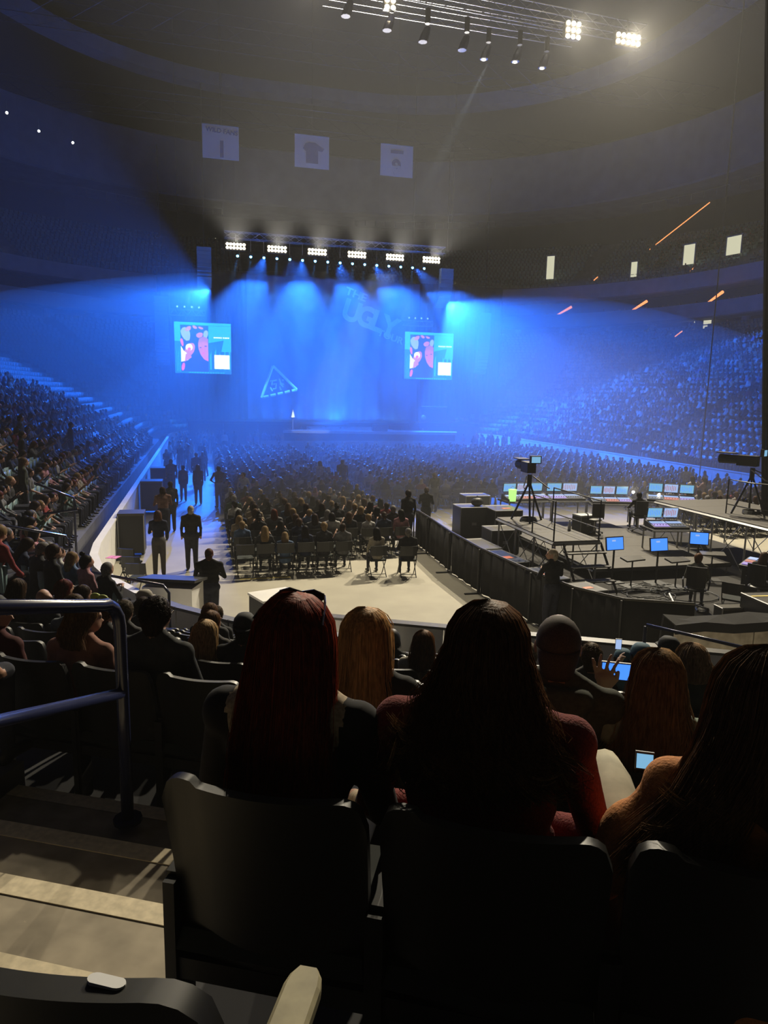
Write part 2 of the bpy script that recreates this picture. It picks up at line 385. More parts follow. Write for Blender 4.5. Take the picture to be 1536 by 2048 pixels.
# curtain lettering: flat print standing just off the cloth
def text_mesh(txt, size, off=.0, ext=.015):
    c = bpy.data.curves.new('t', 'FONT'); c.body = txt; c.size = size; c.offset = off; c.extrude = ext; c.align_x = 'LEFT'
    o = bpy.data.objects.new('t', c); COL.objects.link(o); dg = bpy.context.evaluated_depsgraph_get()
    me = bpy.data.meshes.new_from_object(o.evaluated_get(dg)); bpy.data.objects.remove(o); return me
def put_text(txt, size, loc, rot, parent, m, off=0, name='lettering', sx=1, facing=0.0):
    me = text_mesh(txt, size, off); me.materials.clear(); me.materials.append(m); me.name = name
    o = bpy.data.objects.new(name, me); COL.objects.link(o); o.parent = parent
    o.matrix_local = Matrix.Translation(loc) @ Matrix.Rotation(facing, 4, 'Z') @ Matrix.Rotation(R(90), 4, 'X') @ Matrix.Rotation(rot, 4, 'Z') @ Matrix.Diagonal((sx, 1, 1, 1))
    return o
logo = thing('tour_title', 'pale slanted tour title reading THE UGLY TOUR on the curtain', 'lettering', (15.4, 66.9, 12.05))
tr_ = R(-18)
put_text('THE', .95, (-2.15, 0, 1.75), tr_, logo, M_logo, .03, sx=1.2)
xx, zz = -2.55, -.35
for i, ch in enumerate('UGLY'):
    put_text(ch, 2.55, (xx + i * 1.42 * math.cos(tr_) - (.25 if i == 3 else 0), -.02 * i, zz + i * 1.42 * math.sin(tr_)), tr_, logo, M_logo, .11, name='letter', sx=.95)
put_text('TOUR', .85, (1.0, 0, -1.85), tr_, logo, M_logo, .03, sx=1.1)
tri = thing('warning_triangle', 'pale triangular emblem with broken strokes on the lower left of the curtain', 'emblem', (7.1, 66.9, 5.3))
P3 = [(-.5, 1.75), (1.7, -.35), (-1.55, -1.15)]
for a, b in ((0, 1), (1, 2), (2, 0)):
    n = 5 if a == 1 else 1
    for q in range(n):
        pa = [P3[a][k] + (P3[b][k] - P3[a][k]) * (q + .0) / n for k in (0, 1)]; pb = [P3[a][k] + (P3[b][k] - P3[a][k]) * (q + (.72 if n > 1 else 1)) / n for k in (0, 1)]
        G().tube([(pa[0], 0, pa[1]), (pb[0], 0, pb[1])], .13, 6).build('edge_stroke', M_logo, tri)
for s in (((-.75, .35), (-.55, .45), (-.6, .0)), ((-.5, .4), (-.15, .5)), ((-.45, .1), (-.2, .15), (-.25, -.3), (-.5, -.35)), ((-.75, -.2), (-.55, -.55)), ((.1, .6), (.2, .2), (.5, .1)), ((.15, .15), (.45, -.15)), ((.1, -.1), (.25, -.45)), ((.35, .45), (.5, .5))):
    G().tube([(p[0], 0, p[1]) for p in s], .07, 5).build('stroke', M_logo, tri)
# ------------------------------------------------------------------ screens
def poly_obj(name, pts, m, parent, y=0, th=.012):
    g = G(); n = len(pts); V = [(p[0], y, p[1]) for p in pts] + [(p[0], y - th, p[1]) for p in pts]
    g.add(V, [tuple(range(n)), tuple(range(2 * n - 1, n - 1, -1))] + [(i, i + n, (i + 1) % n + n, (i + 1) % n) for i in range(n)]); return g.build(name, m, parent)
def ovalp(cx, cz, rx, rz_, n=14, rot=0, wob=0):
    return [(cx + rx * (1 + wob * math.sin(3 * t)) * math.cos(t) * math.cos(rot) - rz_ * math.sin(t) * math.sin(rot), cz + rx * math.cos(t) * math.sin(rot) + rz_ * math.sin(t) * math.cos(rot)) for t in [2 * math.pi * k / n for k in range(n)]]
def screen(x, label):
    s = thing('video_screen', label, 'screen', (x, 65, 6.15)); W, H = 4.75, 4.3; scr = lambda n, c, e: mat(n, (0, 0, 0), .4, emit=c, es=e * 2.2)
    G().bb((-.05, .02, -.05), (W + .05, .3, H + .05)).build('housing', M_black, s)
    pnl = G().bb((0, 0, 0), (W, .02, H)).build('panel', scr('sc_bg', (.01, .22, .9), .8), s)
    def po(pts, m, y=-.005, nm='picture_patch'): return poly_obj(nm, pts, m, pnl, y, .004)
    cy_ = scr('sc_cyan', (.03, .52, .9), .9); nv = scr('sc_navy', (.03, .08, .5), .7); pk = scr('sc_pink', (.85, .25, .6), .75); ro = scr('sc_rose', (.95, .12, .3), .9); wt = scr('sc_white', (.9, .97, 1), 1.1); lb = scr('sc_ltblue', (.35, .5, .95), .9); db = scr('sc_deep', (.01, .15, .75), .9)
    po([(0, 2.7), (.5, 2.7), (.5, H), (0, H)], cy_); po([(.5, H - .22), (W, H - .22), (W, H), (.5, H)], cy_)
    po([(2.85, 2.6), (W, 3.0), (W, H - .25), (2.85, H - .25)], cy_); po([(3.9, 1.9), (W, 1.9), (W, 3.2), (4.2, 3.2)], cy_)
    for i in range(9): po([(2.95 + .2 * i, .35), (3.06 + .2 * i, .35), (3.06 + .2 * i, 1.5 + 1.2 * rnd.random()), (2.95 + .2 * i, 1.4 + 1.2 * rnd.random())], db if i % 2 else cy_, -.006)
    for i in range(6): po([(.08 + .07 * i, .1 + .1 * rnd.random()), (.12 + .07 * i, .1), (.12 + .07 * i, 1.6 + rnd.random()), (.08 + .07 * i, 2.2)], cy_ if i % 2 else db, -.006)
    po([(.5, .15), (2.8, .15), (2.8, H - .25), (.5, H - .25)], nv, -.008)
    for (a, b, rx, rz_, q, m_) in ((.95, 3.3, .38, .6, .3, lb), (1.15, 3.75, .3, .18, .6, pk), (1.7, 3.9, .22, .12, -.5, pk), (2.2, 3.85, .22, .1, -.3, pk), (.62, 2.6, .12, .35, .2, ro), (2.6, 3.3, .2, .4, -.2, lb), (2.1, 3.25, .3, .22, .4, pk)): po(ovalp(a, b, rx, rz_, 10, q, .15), m_, -.012)
    # two faces of a crowd selfie
    po(ovalp(1.25, 2.0, .38, .62, 16, -.5), pk, -.014); po(ovalp(1.2, 2.2, .3, .3, 12, -.4), wt, -.017); po(ovalp(1.2, 2.05, .17, .14, 10, .6), ro, -.020)
    po([(.52, .95), (1.1, 1.1), (1.25, 1.5), (.75, 1.9), (.52, 2.3)], wt, -.016); po([(.8, .95), (1.4, 1.35), (1.2, 1.8), (.9, 1.6)], pk, -.018); po(ovalp(.68, .55, .14, .35, 10, -.2), ro, -.014)
    f2 = [(1.95, 2.6), (1.98, 2.1), (2.15, 1.6), (2.45, 1.2), (2.8, 1.05), (2.8, 2.75), (2.5, 3.05), (2.2, 3.0)]
    po(f2, pk, -.014); po([(1.95, 2.55), (2.05, 2.95), (2.45, 3.15), (2.8, 2.95), (2.8, 2.55), (2.4, 2.75)], scr('sc_mauve', (.6, .22, .75), .7), -.018)
    po(ovalp(2.15, 2.2, .09, .05), nv, -.02); po(ovalp(2.58, 2.33, .1, .05), nv, -.02); po([(2.25, 2.2), (2.33, 2.2), (2.35, 1.95), (2.27, 1.93)], ro, -.02); po(ovalp(2.38, 1.72, .16, .07, 10, .4), ro, -.02); po([(2.5, 1.2), (2.8, 1.05), (2.8, 1.25), (2.6, 1.3)], ro, -.02)
    for i in range(9): po([(3.28 + i * .145 + (.05 if i > 4 else 0), 3.02), (3.38 + i * .145 + (.05 if i > 4 else 0), 3.02), (3.38 + i * .145 + (.05 if i > 4 else 0), 3.14), (3.28 + i * .145 + (.05 if i > 4 else 0), 3.14)], wt, -.012)
    po([(3.3, .42), (4.6, .42), (4.6, 1.62), (3.3, 1.62)], wt, -.012, 'blank_card')
    for i in range(14): po([(1.15 + i * .22, .03), (1.3 + i * .22, .03), (1.3 + i * .22, .12), (1.15 + i * .22, .12)], cy_, -.014)
    t_ = G()
    for z in (0, .45):
        for y in (-.2, .2): t_.tube([(-.3, y, H + .55 + z), (2.6, y, H + .55 + z)], .04, 6)
    for i in range(9): t_.tube([(-.3 + i * .36, -.2, H + .55 + .45 * (i % 2)), (-.3 + (i + 1) * .36 if i < 8 else 2.6, -.2, H + .55 + .45 * ((i + 1) % 2))], .03, 5)
    t_.build('truss', M_alu, s)
    for i in range(4):
        b = G().ell((.3 + i * .6, 0, H + 1.25), (.14, .14, .16)).build('lamp', M_alu, s); G().ell((.3 + i * .6, -.12, H + 1.25), (.06, .04, .06)).build('lens', scr('sc_lens', (.4, .75, 1), 1.5), b)
    G().tube([(.5, 0, H + 1), (.5, 0, 28)], .02, 5).build('hanging_cable', M_black, s); G().tube([(W - .5, .1, H), (W - .5, .1, 28)], .02, 5).build('hanging_cable', M_black, s)
    return s
screen(-1.95, 'video screen with crowd selfie picture, hanging left of the blue curtain')
s2 = screen(18.6, 'video screen with crowd selfie picture, hanging right of the blue curtain')
# ------------------------------------------------------------------ rigging and lamps
def truss(name, label, a, b, w=.5, group=None, n=None, m=None):
    a, b = Vector(a), Vector(b); L = (b - a).length; d = (b - a).normalized(); sd = d.cross(Vector((0, 0, 1))) * w / 2 if abs(d.z) < .9 else Vector((w / 2, 0, 0)); up = Vector((0, 0, w / 2)) if abs(d.z) < .9 else Vector((0, w / 2, 0))
    t = thing(name, label, 'truss', a, 0, group); n = n or int(L / w / 1.4)
    cs = [sd + up, -sd + up, -sd - up, sd - up]
    for c in cs: G().tube([c, b - a + c], .028, 6).build('chord', m or M_steel, t)
    g = G()
    for i in range(n):
        p, q = (b - a) * (i / n), (b - a) * ((i + 1) / n)
        for k in range(4): g.tube([p + cs[k], q + cs[(k + 1) % 4]], .014, 4)
    o = g.build('lattice_braces', m or M_steel, t); o['kind'] = 'stuff'; return t
def blinder(x, y, z, cols, label, face=0.0, s=1.0):
    t = thing('blinder_lamp', label, 'lamp', (x, y, z), face)
    w = cols * .26 * s
    G().bb((-w / 2, -.05, -.32 * s), (w / 2, .2, .32 * s)).build('housing', M_black, t)
    for i in range(cols):
        for j in (-1, 0, 1) if s < 1 or cols < 4 else (-.5, .5):
            G().ell((-w / 2 + (i + .5) * .26 * s, -.08, j * .27 * s), (.10 * s, .04, .10 * s), 8, 5).build('bulb', M_lamp, t)
    G().tube([(0, .1, .3 * s), (0, .1, .9)], .03, 5).build('clamp', M_steel, t)
    return t
for i, p in enumerate(STAGE_BLINDERS): blinder(*p, 6, 'glowing warm blinder lamp on the stage truss, %s from the left' % ['first', 'second', 'third', 'fourth', 'fifth', 'sixth'][i])
for p, lb, c in zip(HOUSE_BLINDERS, ('broad warm blinder lamp at the left end of the overhead house truss', 'small warm blinder lamp near the left end of the overhead house truss', 'square warm blinder lamp on the right part of the overhead house truss', 'wide warm blinder lamp at the right end of the overhead house truss'), (5, 2, 3, 5)): blinder(p[0], p[1], p[2], c, lb)
truss('stage_truss', 'straight aluminium lighting truss above the stage', (2.2, 60.4, 16.9), (20.6, 60.4, 16.9))
truss('house_truss', 'long aluminium lighting truss near the ceiling above the audience floor', (3.0, 32.4, 22.0), (21.0, 33.2, 22.0), .6)
truss('house_truss', 'second lighting truss just behind the long overhead house truss', (6.0, 36.0, 22.9), (19.0, 36.2, 22.9), .6)
for i, p in enumerate(BEAMS):
    t = thing('beam_lamp', 'small blue beam lamp hanging under the stage truss, %s from the left' % ['first', 'second', 'third', 'fourth', 'fifth', 'sixth', 'seventh', 'eighth', 'ninth', 'tenth', 'eleventh', 'twelfth', 'thirteenth', 'fourteenth', 'fifteenth', 'sixteenth'][i], 'lamp', p)
    G().ell((0, 0, .15), (.16, .16, .24)).build('head', M_black, t); G().ell((0, -.1, -.02), (.1, .06, .1)).build('lens', M_bluelamp, t); G().tube([(0, 0, .3), (0, 0, 1.3)], .03, 5).build('yoke', M_steel, t)
for i, (x, y, z, lit) in enumerate(((6.5, 32.3, 20.6, 0), (8.3, 32.3, 20.3, 0), (10.0, 32.6, 20.2, 0), (11.9, 32.8, 20.2, 0), (13.5, 34.2, 20.6, 1), (15.0, 34.0, 20.6, 1), (16.4, 34, 20.5, 1))):
    t = thing('moving_head_lamp', 'dark moving head lamp under the overhead house truss, %s from the left' % ['first', 'second', 'third', 'fourth', 'fifth', 'sixth', 'seventh'][i], 'lamp', (x, y, z))
    G().tube([(0, 0, .5), (0, 0, 1.1)], .12, 8).build('base', M_black, t); G().loft([[(.2 * math.cos(a) * q - .1 * j, .2 * math.sin(a) * q, .35 - .3 * j) for a in [k * math.pi / 4 for k in range(8)]] for j, q in ((0, .7), (1, 1), (2, 1))], 0).build('head', M_rail, t)
    if lit: G().ell((-.22, -.03, -.28), (.13, .1, .05), 8, 5).build('lens', mat('lens_glow', (0, 0, 0), .3, emit=(.9, .85, .75), es=2.5), t)
def line_array(x, y, z, n, label, curve):
    t = thing('line_array_speaker', label, 'speaker', (x, y, z)); px_, pz = 0, 0; a = 0
    for i in range(n):
        G().box((0, px_, pz), (1.1, .55, .3), tilt=a).build('speaker_box', M_seatfar, t); a -= curve * i / n; px_ += .3 * math.sin(-a) * 1; pz -= .31 * math.cos(a)
    G().tube([(0, 0, .2), (0, 0, 12)], .03, 5).build('hanging_cable', M_black, t)
line_array(20.7, 60, 15.2, 11, 'curved hanging column of speakers right of the stage lamps', .28)
line_array(.6, 60, 15.6, 10, 'curved hanging column of speakers left of the stage lamps', .28)
line_array(-2.9, 64, 12.2, 18, 'slim hanging speaker column left of the left video screen', .05)
line_array(26.0, 64, 12.2, 18, 'slim hanging speaker column right of the right video screen', .05)
for x0, x1, label, kind in ((.67, 3.5, 'white hanging banner with a numeral 1 high above the floor on the left', 1), (8.0, 10.8, 'white hanging banner with a dark jersey shape in the middle', 2), (15.2, 18.05, 'white hanging banner with a numeral 9 high above the floor on the right', 3)):
    b = thing('banner', label, 'banner', ((x0 + x1) / 2, 62, 24.2)); G().bb((-1.42, 0, -1.25), (1.42, .03, 1.25)).build('cloth', M_white, b)
    mk = mat('banner_print', (.14, .16, .3), .8)
    if kind == 1: put_text('WILD FANS', .48, (-1.15, -.08, .72), R(-3), b, mk, .01); put_text('1', 1.7, (-.35, -.08, -1.1), 0, b, mk, .05)
    if kind == 2: poly_obj('print', [(-.25, .7), (.25, .7), (.6, .5), (1, .3), (.85, .05), (.5, .1), (.5, -.9), (-.5, -.9), (-.5, .0), (-.75, .2), (-.55, .6)], mk, b, -.06)
    if kind == 3: put_text('9', 1.6, (-.45, -.08, -1.05), 0, b, mk, .05); poly_obj('print', [(-.55, .55), (.55, .55), (.55, .8), (-.55, .8)], mk, b, -.06)
    G().tube([(-1.42, 0, 1.25), (1.42, 0, 1.25)], .03, 6).build('top_bar', M_steel, b); G().tube([(0, 0, 1.25), (0, 0, 13)], .015, 4).build('hanging_cable', M_black, b)
# roof trusses
for i, y in enumerate((14, 34, 54, 74, 94)):
    truss('roof_truss', 'dark roof truss spanning the arena, %s from the seats' % ORD[i], (-30, y, 37.5), (56, y, 37.5), 2.2, n=26, m=M_rail)
# ------------------------------------------------------------------ bowl fittings in the distance
def at_bowl(off, t, seg):
    r = CRD + off
    if seg == 'b': q = R(t); return (XL + CRD + r * math.cos(q), YF - CRD + r * math.sin(q), math.cos(q), math.sin(q))
    if seg == 'c': q = R(t); return (XR - CRD + r * math.cos(q), YF - CRD + r * math.sin(q), math.cos(q), math.sin(q))
    if seg == 'L': return (XL - off, t, -1, 0)
    return (XR + off, t, 1, 0)
SPOTS = [('b', t) for t in range(172, 90, -9)] + [('c', t) for t in range(88, 0, -9)] + [('R', y) for y in range(60, 26, -6)]
nv_ = 0
for i, (sg_, t) in enumerate(SPOTS):
    x, y, nx, ny = at_bowl(29.3, t, sg_); rz = math.atan2(nx, -ny)
    if not in_view(x, y, 13): continue
    c = thing('concourse_column', 'pale round column under the lower balcony, %s round the bowl from the left' % ORD[nv_].replace('nearest', 'first'), 'column', (x, y, 11.9)); nv_ += 1
    G().tube([(0, 0, 0), (0, 0, 1.7)], .45, 12).build('shaft', M_fascia, c); G().tube([(0, 0, 0), (0, 0, .2)], .5, 12).build('foot', M_fascia, c)
def curve_rail(off, z, seg, t0, t1, label, h=.9, posts=True):
    t = thing('guard_rail', label, 'railing', at_bowl(off, (t0 + t1) / 2, seg)[:2] + (z,)); o = Vector(t.location)
    n = 14; pts = [Vector((*at_bowl(off, t0 + (t1 - t0) * i / n, seg)[:2], z + h)) - o for i in range(n + 1)]
    G().tube(pts, .06, 6).build('top_rail', M_alu, t)
    if posts:
        for p in pts[::2]: G().tube([p, p - Vector((0, 0, h))], .04, 5).build('post', M_alu, t)
for j, (sg_, a, b) in enumerate((('b', 176, 158), ('b', 155, 138), ('c', 88, 74), ('c', 71, 52), ('c', 49, 26), ('c', 23, 6), ('R', 59, 49))):
    curve_rail(27.6, 11.95, sg_, a, b, 'pale guard rail at the top of the lower seats, %s one round from the left' % ORD[j].replace('nearest', 'first'))
for j, (sg_, a, b) in enumerate((('b', 170, 158), ('b', 156, 146), ('b', 120, 108), ('b', 106, 94), ('c', 86, 72), ('c', 70, 58), ('c', 30, 14), ('c', 12, 2))):
    curve_rail(30.5, 27.2, sg_, a, b, 'thin catwalk rail high under the roof band, %s one round from the left' % ORD[j].replace('nearest', 'first'), .7)
gl = [('b', 158, 14.6), ('c', 75, 15.3), ('c', 57, 15.3), ('c', 41, 15.3), ('c', 25, 15.3), ('c', 9, 15.3)]
for j, (sg_, t, z) in enumerate(gl):
    x, y, nx, ny = at_bowl(OB - .1, t, sg_); d = Vector((-ny, nx))
    s = thing('orange_reflection', 'small painted orange reflection on the balcony edge, %s one round from the left' % ORD[j].replace('nearest', 'first'), 'reflection', (x, y, z))
    k = 1 if sg_ == 'b' else -1
    G().tube([(d.x * .9 * k, d.y * .9 * k, .55 * 1), (-d.x * .9 * k, -d.y * .9 * k, -.35)], [.16, .1], 6).build('reflection_glow', M_orange, s); G().box((0, 0, -.4), (.3, .3, .3)).build('bracket', M_dark, s)  # LED ribbon reflections painted as emissive bars on brackets
for j, (t, off, z0, L, dz) in enumerate(((30, 40, 26.5, 8.5, 5.4), (6, 32, 24.4, 1.4, 1.0), (9, 34, 22, .8, .5), (38, 14, 6.6, 1.1, .5), (10, 22, 11.5, .9, .5), (38, 31, 19.8, .5, .4), (20, 31, 19.6, .4, .3))):
    x, y, nx, ny = at_bowl(off, t, 'c'); d = Vector((ny, -nx)); s = thing('lit_handrail', 'orange lit stair rail in the right hand stand, number %d counted from the roof down' % (j + 1), 'railing', (x, y, z0))
    s['label'] = ['long thin orange lit rail slanting up the dark upper right stand', 'short orange lit rail high at the right edge of the upper stand', 'tiny orange lit rail below the one at the upper right edge', 'small orange lit rail amid the right hand crowd', 'small orange lit rail in the crowd below the doorway at right', 'orange spark of a rail on the upper deck, middle right', 'orange spark of a rail above the blue lit balcony strip'][j]
    G().tube([(-d.x * L / 2, -d.y * L / 2, -dz / 2), (d.x * L / 2, d.y * L / 2, dz / 2)], .06, 6).build('rail', M_orange, s); G().tube([(0, 0, 0), (0, 0, -.9)], .03, 5).build('post', M_dark, s)  # orange light on the rail is painted in as emission
for j, (sg_, t, off, z, w_, h_, lb) in enumerate((('c', 47, 31.3, 20.2, 1.0, 2.9, 'bright narrow lit doorway in the dark upper stand right of the stage'), ('c', 21, 31.3, 20.3, 1.4, 2.2, 'dim lit doorway high in the upper right stand'), ('c', 13, 31.3, 20.6, 1.8, 1.9, 'wide lit doorway with people in front, upper right stand'), ('c', 17, 30.9, 12, 2.3, 2.3, 'lit yellow doorway behind the lower right crowd'), ('c', 31, 31.3, 19.6, .8, 1.8, 'faint narrow lit doorway in the upper right stand'))):
    x, y, nx, ny = at_bowl(off, t, sg_); s = thing('lit_doorway', lb, 'doorway', (x, y, z), math.atan2(nx, -ny))
    G().bb((-w_ / 2, 0, 0), (w_ / 2, .05, h_)).build('lit_opening', M_doorlight, s); G().bb((-w_ / 2 - .15, .0, h_), (w_ / 2 + .15, .12, h_ + .15)).build('lintel', M_fascia, s)
    for q in (-1, 1): G().bb((q * w_ / 2, .0, 0), (q * (w_ / 2 + .12), .12, h_)).build('jamb', M_fascia, s)
for j, (x, y, z) in enumerate(((-15.5, 72, 27.9), (-13.4, 74, 27.3), (-10.9, 76, 27.2))):
    s = thing('ceiling_spotlight', 'small bright white lamp under the left roof band, %s from the left' % ['first', 'second', 'third'][j], 'lamp', (x, y, z)); G().ell((0, 0, 0), (.1, .1, .1), 8, 6).build('bulb', M_whitelamp, s); G().tube([(0, 0, .1), (0, 0, 1)], .02, 5).build('stem', M_steel, s)
# vertical cable and bundle of black cables on the right
cbl = tag(G().tube([(23.93, 30, 0), (23.93, 30, 38)], .025, 6).build('hanging_chain', M_black), 'thin black chain hanging from the roof near the right edge', 'chain')
bd = thing('cable_tower', 'thick bundle of black cables rising at the right edge', 'cable bundle', (16.04, 17.0, 0))
for dx, dy, r_ in ((0, 0, .05), (.07, .05, .045), (.13, -.02, .05), (.03, .1, .03)):
    G().tube([(dx + -.117 * z + .02 * math.sin(z * .7 + dx * 30), dy + .03 * math.sin(z * .5 + dy * 20), z) for z in [1.5 + q * 1.2 for q in range(0, 16)]], r_, 6).build('cable', M_drape, bd)
# ------------------------------------------------------------------ people: one continuous surface grown over a jointed skeleton
def rotx(p, c, a):
    y, z = p[1] - c[1], p[2] - c[2]; return (p[0], c[1] + y * math.cos(a) - z * math.sin(a), c[2] + y * math.sin(a) + z * math.cos(a))
def rotz(p, c, a):
    x, y = p[0] - c[0], p[1] - c[1]; return (c[0] + x * math.cos(a) - y * math.sin(a), c[1] + x * math.sin(a) + y * math.cos(a), p[2])
class Pose:
    def __init__(s, kind='sit', w=1.0, lean=0.0, yaw=0.0, nod=0.0, arms='lap', sleeves=True, bust=0.0, skirt=False, twist=0.0, step=0.0, belly=0.0, bare=False, crossed=False):
        s.__dict__.update(locals()); del s.__dict__['s']
    def up(s, p):   # torso transform
        p = (p[0], p[1], p[2] + (.43 if s.kind == 'stand' else 0))
        piv = (0, -.04, .5 + (.43 if s.kind == 'stand' else 0))
        p = rotx(p, piv, -s.lean); return rotz(p, (0, 0, 0), s.twist)
    def hd(s, p):   # head transform, then torso
        p = rotx(p, (0, 0, 1.08), -s.nod); p = rotz(p, (0, .01, 0), s.yaw); return s.up(p)
def prims(P):
    """list of (kind, data, tag); tags: 0 shirt 1 trousers 2 skin 3 shoe 4 eye"""
    L = []; U, H = P.up, P.hd; w = P.w
    def cap(a, b, ra, rb, t): L.append(('c', (a, b, ra, rb), t))
    def ell(c, r, t): L.append(('e', (c, r), t))
    top = 0
    ell(U((0, -.04, .53)), (.175 * w, .14, .13), 1 if P.kind == 'stand' else 0)
    ell(U((0, -.02 + P.belly * .05, .68)), (.15 * w + P.belly * .03, .118 + P.belly * .05, .15), top)
    ell(U((0, -.015, .80)), (.158 * w, .118, .13), top); ell(U((0, -.02, .90)), (.168 * w, .118, .13), top)
    if P.bust: ell(U((-.075, .085, .86)), (.07, .06, .07), top); ell(U((.075, .085, .86)), (.07, .06, .07), top)
    cap(U((-.135 * w, -.025, .985)), U((.135 * w, -.025, .985)), .062, .062, top)
    for q in (-1, 1): cap(U((q * .12 * w, -.025, 1.0)), U((q * .03, -.01, 1.06)), .052, .048, top)
    ell(U((0, -.012, 1.04)), (.068, .066, .028), top)
    cap(U((0, -.008, 1.04)), H((0, .015, 1.12)), .06, .052, 2)
    ell(H((0, .022, 1.195)), (.076, .095, .092), 2); ell(H((0, .055, 1.145)), (.060, .068, .078), 2); ell(H((0, .085, 1.10)), (.036, .034, .028), 2)
    cap(H((0, .118, 1.175)), H((0, .142, 1.142)), .010, .015, 2)
    for q in (-1, 1):
        ell(H((q * .079, .02, 1.16)), (.010, .020, .030), 2); ell(H((q * .03, .113, 1.178)), (.013, .009, .009), 4); cap(H((q * .045, .108, 1.197)), H((q * .015, .118, 1.196)), .008, .008, 2)
    cap(H((-.022, .118, 1.115)), H((.022, .118, 1.115)), .008, .008, 2)
    A = P.arms if isinstance(P.arms, (list, tuple)) else (P.arms, P.arms)
    for q, a in zip((-1, 1), A):
        sh = (q * .172 * w, -.02, .97)
        T = {'lap': ((q * .235 * w, .03, .72), (q * .10, .27, .60)), 'side': ((q * .215 * w, -.04, .70), (q * .215 * w, .02, .46)), 'knee': ((q * .24 * w, .09, .73), (q * .14, .36, .58)),
             'phone': ((q * .25 * w, .12, .80), (q * .13, .33, 1.02)), 'chest': ((q * .26 * w, .06, .74), (q * .05, .24, .86)), 'hip': ((q * .33 * w, -.06, .74), (q * .20, .06, .62)),
             'face': ((q * .22 * w, .18, .82), (q * .07, .17, 1.05)), 'front': ((q * .23 * w, .06, .71), (q * .12, .28, .74)), 'reach': ((q * .26 * w, .14, .78), (q * .22, .42, .74))}
        T['pocket'] = ((q * .29 * w, -.06, .70), (q * .19, .05, .50))
        el, ha = T[a] if isinstance(a, str) else a
        st = 0
        ell(U(sh), (.066, .066, .07), st); cap(U(sh), U(el), .054, .043, st)
        mid = tuple(el[k] + (ha[k] - el[k]) * .85 for k in range(3)); cap(U(el), U(mid), .042, .031, 0 if P.sleeves else 2)
        hp = U(ha); f0 = U(mid); d = Vector(hp) - Vector(f0); d.normalize(); sdv = d.cross(Vector((0, 0, 1)));
        if sdv.length < .1: sdv = Vector((1, 0, 0))
        sdv.normalize(); dn = d.cross(sdv)
        cap(f0, hp, .027, .030, 2)
        for k, (o, l) in enumerate(((-.024, .066), (-.008, .078), (.008, .073), (.023, .058))):
            b = Vector(hp) + sdv * o + d * .02; m_ = b + d * l * .55 - dn * .006 * 1; e = m_ + d * l * .4 + dn * .02
            cap(tuple(b), tuple(m_), .0095, .009, 2); cap(tuple(m_), tuple(e), .009, .0075, 2)
        tb = Vector(hp) - sdv * .024 * q; te = tb + d * .045 - sdv * .03 * q; cap(tuple(tb), tuple(te), .011, .009, 2)
    if P.kind == 'sit':
        for q in (-1, 1):
            hx = q * .09; kx = q * (.11 if not P.crossed else .02); kz = .53 if not (P.crossed and q > 0) else .66
            cap((hx, -.02, .51), (kx, .42, kz), .088 * (.5 + .5 * w), .062, 1); cap((kx, .42, kz), (q * .12, .40, .12), .058, .040, 1)
            cap((q * .12, .38, .06), (q * .13, .54, .045), .042, .036, 3); ell((q * .12, .37, .05), (.04, .05, .05), 3)
    else:
        for q in (-1, 1):
            s_ = P.step * q
            cap((q * .085, -.03, .90), (q * .095, .01 + s_ * .14, .50), .098 * (.5 + .5 * w), .074, 1); cap((q * .095, .01 + s_ * .14, .50), (q * .10, -.03 + s_ * .22, .09), .073, .058, 1)
            cap((q * .10, -.05 + s_ * .22, .05), (q * .115, .12 + s_ * .22, .04), .042, .036, 3)
    return L
def cap_geo(g, a, b, ra, rb, n=10):
    a, b = Vector(a), Vector(b); d = b - a; L = d.length
    if L < 1e-4: g.ell(a, (ra, ra, ra), n, 6); return
    d /= L; pts = []; rr = []
    for t in (-.95, -.7, -.3, 0): pts.append(a + d * ra * t); rr.append(ra * math.sqrt(max(.02, 1 - t * t)))
    for t in (0.001, .3, .7, .95): pts.append(b + d * rb * t); rr.append(rb * math.sqrt(max(.02, 1 - t * t)))
    g.tube(pts, rr, n)
def grow(L, voxel, smooth=4, ratio=None, name='body'):
    g = G()
    for k, dta, t in L:
        if k == 'c': cap_geo(g, *dta)
        else: g.ell(dta[0], dta[1], 14, 10)
    me = g.mesh('tmp', []); o = bpy.data.objects.new('tmp', me); COL.objects.link(o)
    md = o.modifiers.new('r', 'REMESH'); md.mode = 'VOXEL'; md.voxel_size = voxel
    if smooth: md = o.modifiers.new('s', 'SMOOTH'); md.factor = .5; md.iterations = smooth
    if ratio: md = o.modifiers.new('d', 'DECIMATE'); md.ratio = ratio
    dg = bpy.context.evaluated_depsgraph_get(); nm = bpy.data.meshes.new_from_object(o.evaluated_get(dg)); bpy.data.objects.remove(o); bpy.data.meshes.remove(me)
    nm.name = name; n = len(nm.polygons); c = np.empty(n * 3); nm.polygons.foreach_get('center', c); c = c.reshape(-1, 3)
    best = np.full(n, 1e9); tg = np.zeros(n, np.int32)
    for k, dta, t in L:
        if k == 'c':
            a, b = np.array(dta[0]), np.array(dta[1]); d = b - a; h = np.clip(((c - a) @ d) / max(d @ d, 1e-9), 0, 1)
            ds = np.linalg.norm(c - a - h[:, None] * d, axis=1) - (dta[2] + (dta[3] - dta[2]) * h)
        else:
            r = np.array(dta[1]); ds = (np.linalg.norm((c - np.array(dta[0])) / r, axis=1) - 1) * r.min()
        m = ds < best; best[m] = ds[m]; tg[m] = t
    nm.materials.clear()
    nm.polygons.foreach_set('use_smooth', [True] * n)
    return nm, tg
BODYM = [M_shirt, M_pants, M_skin, M_shoe, M_eye]
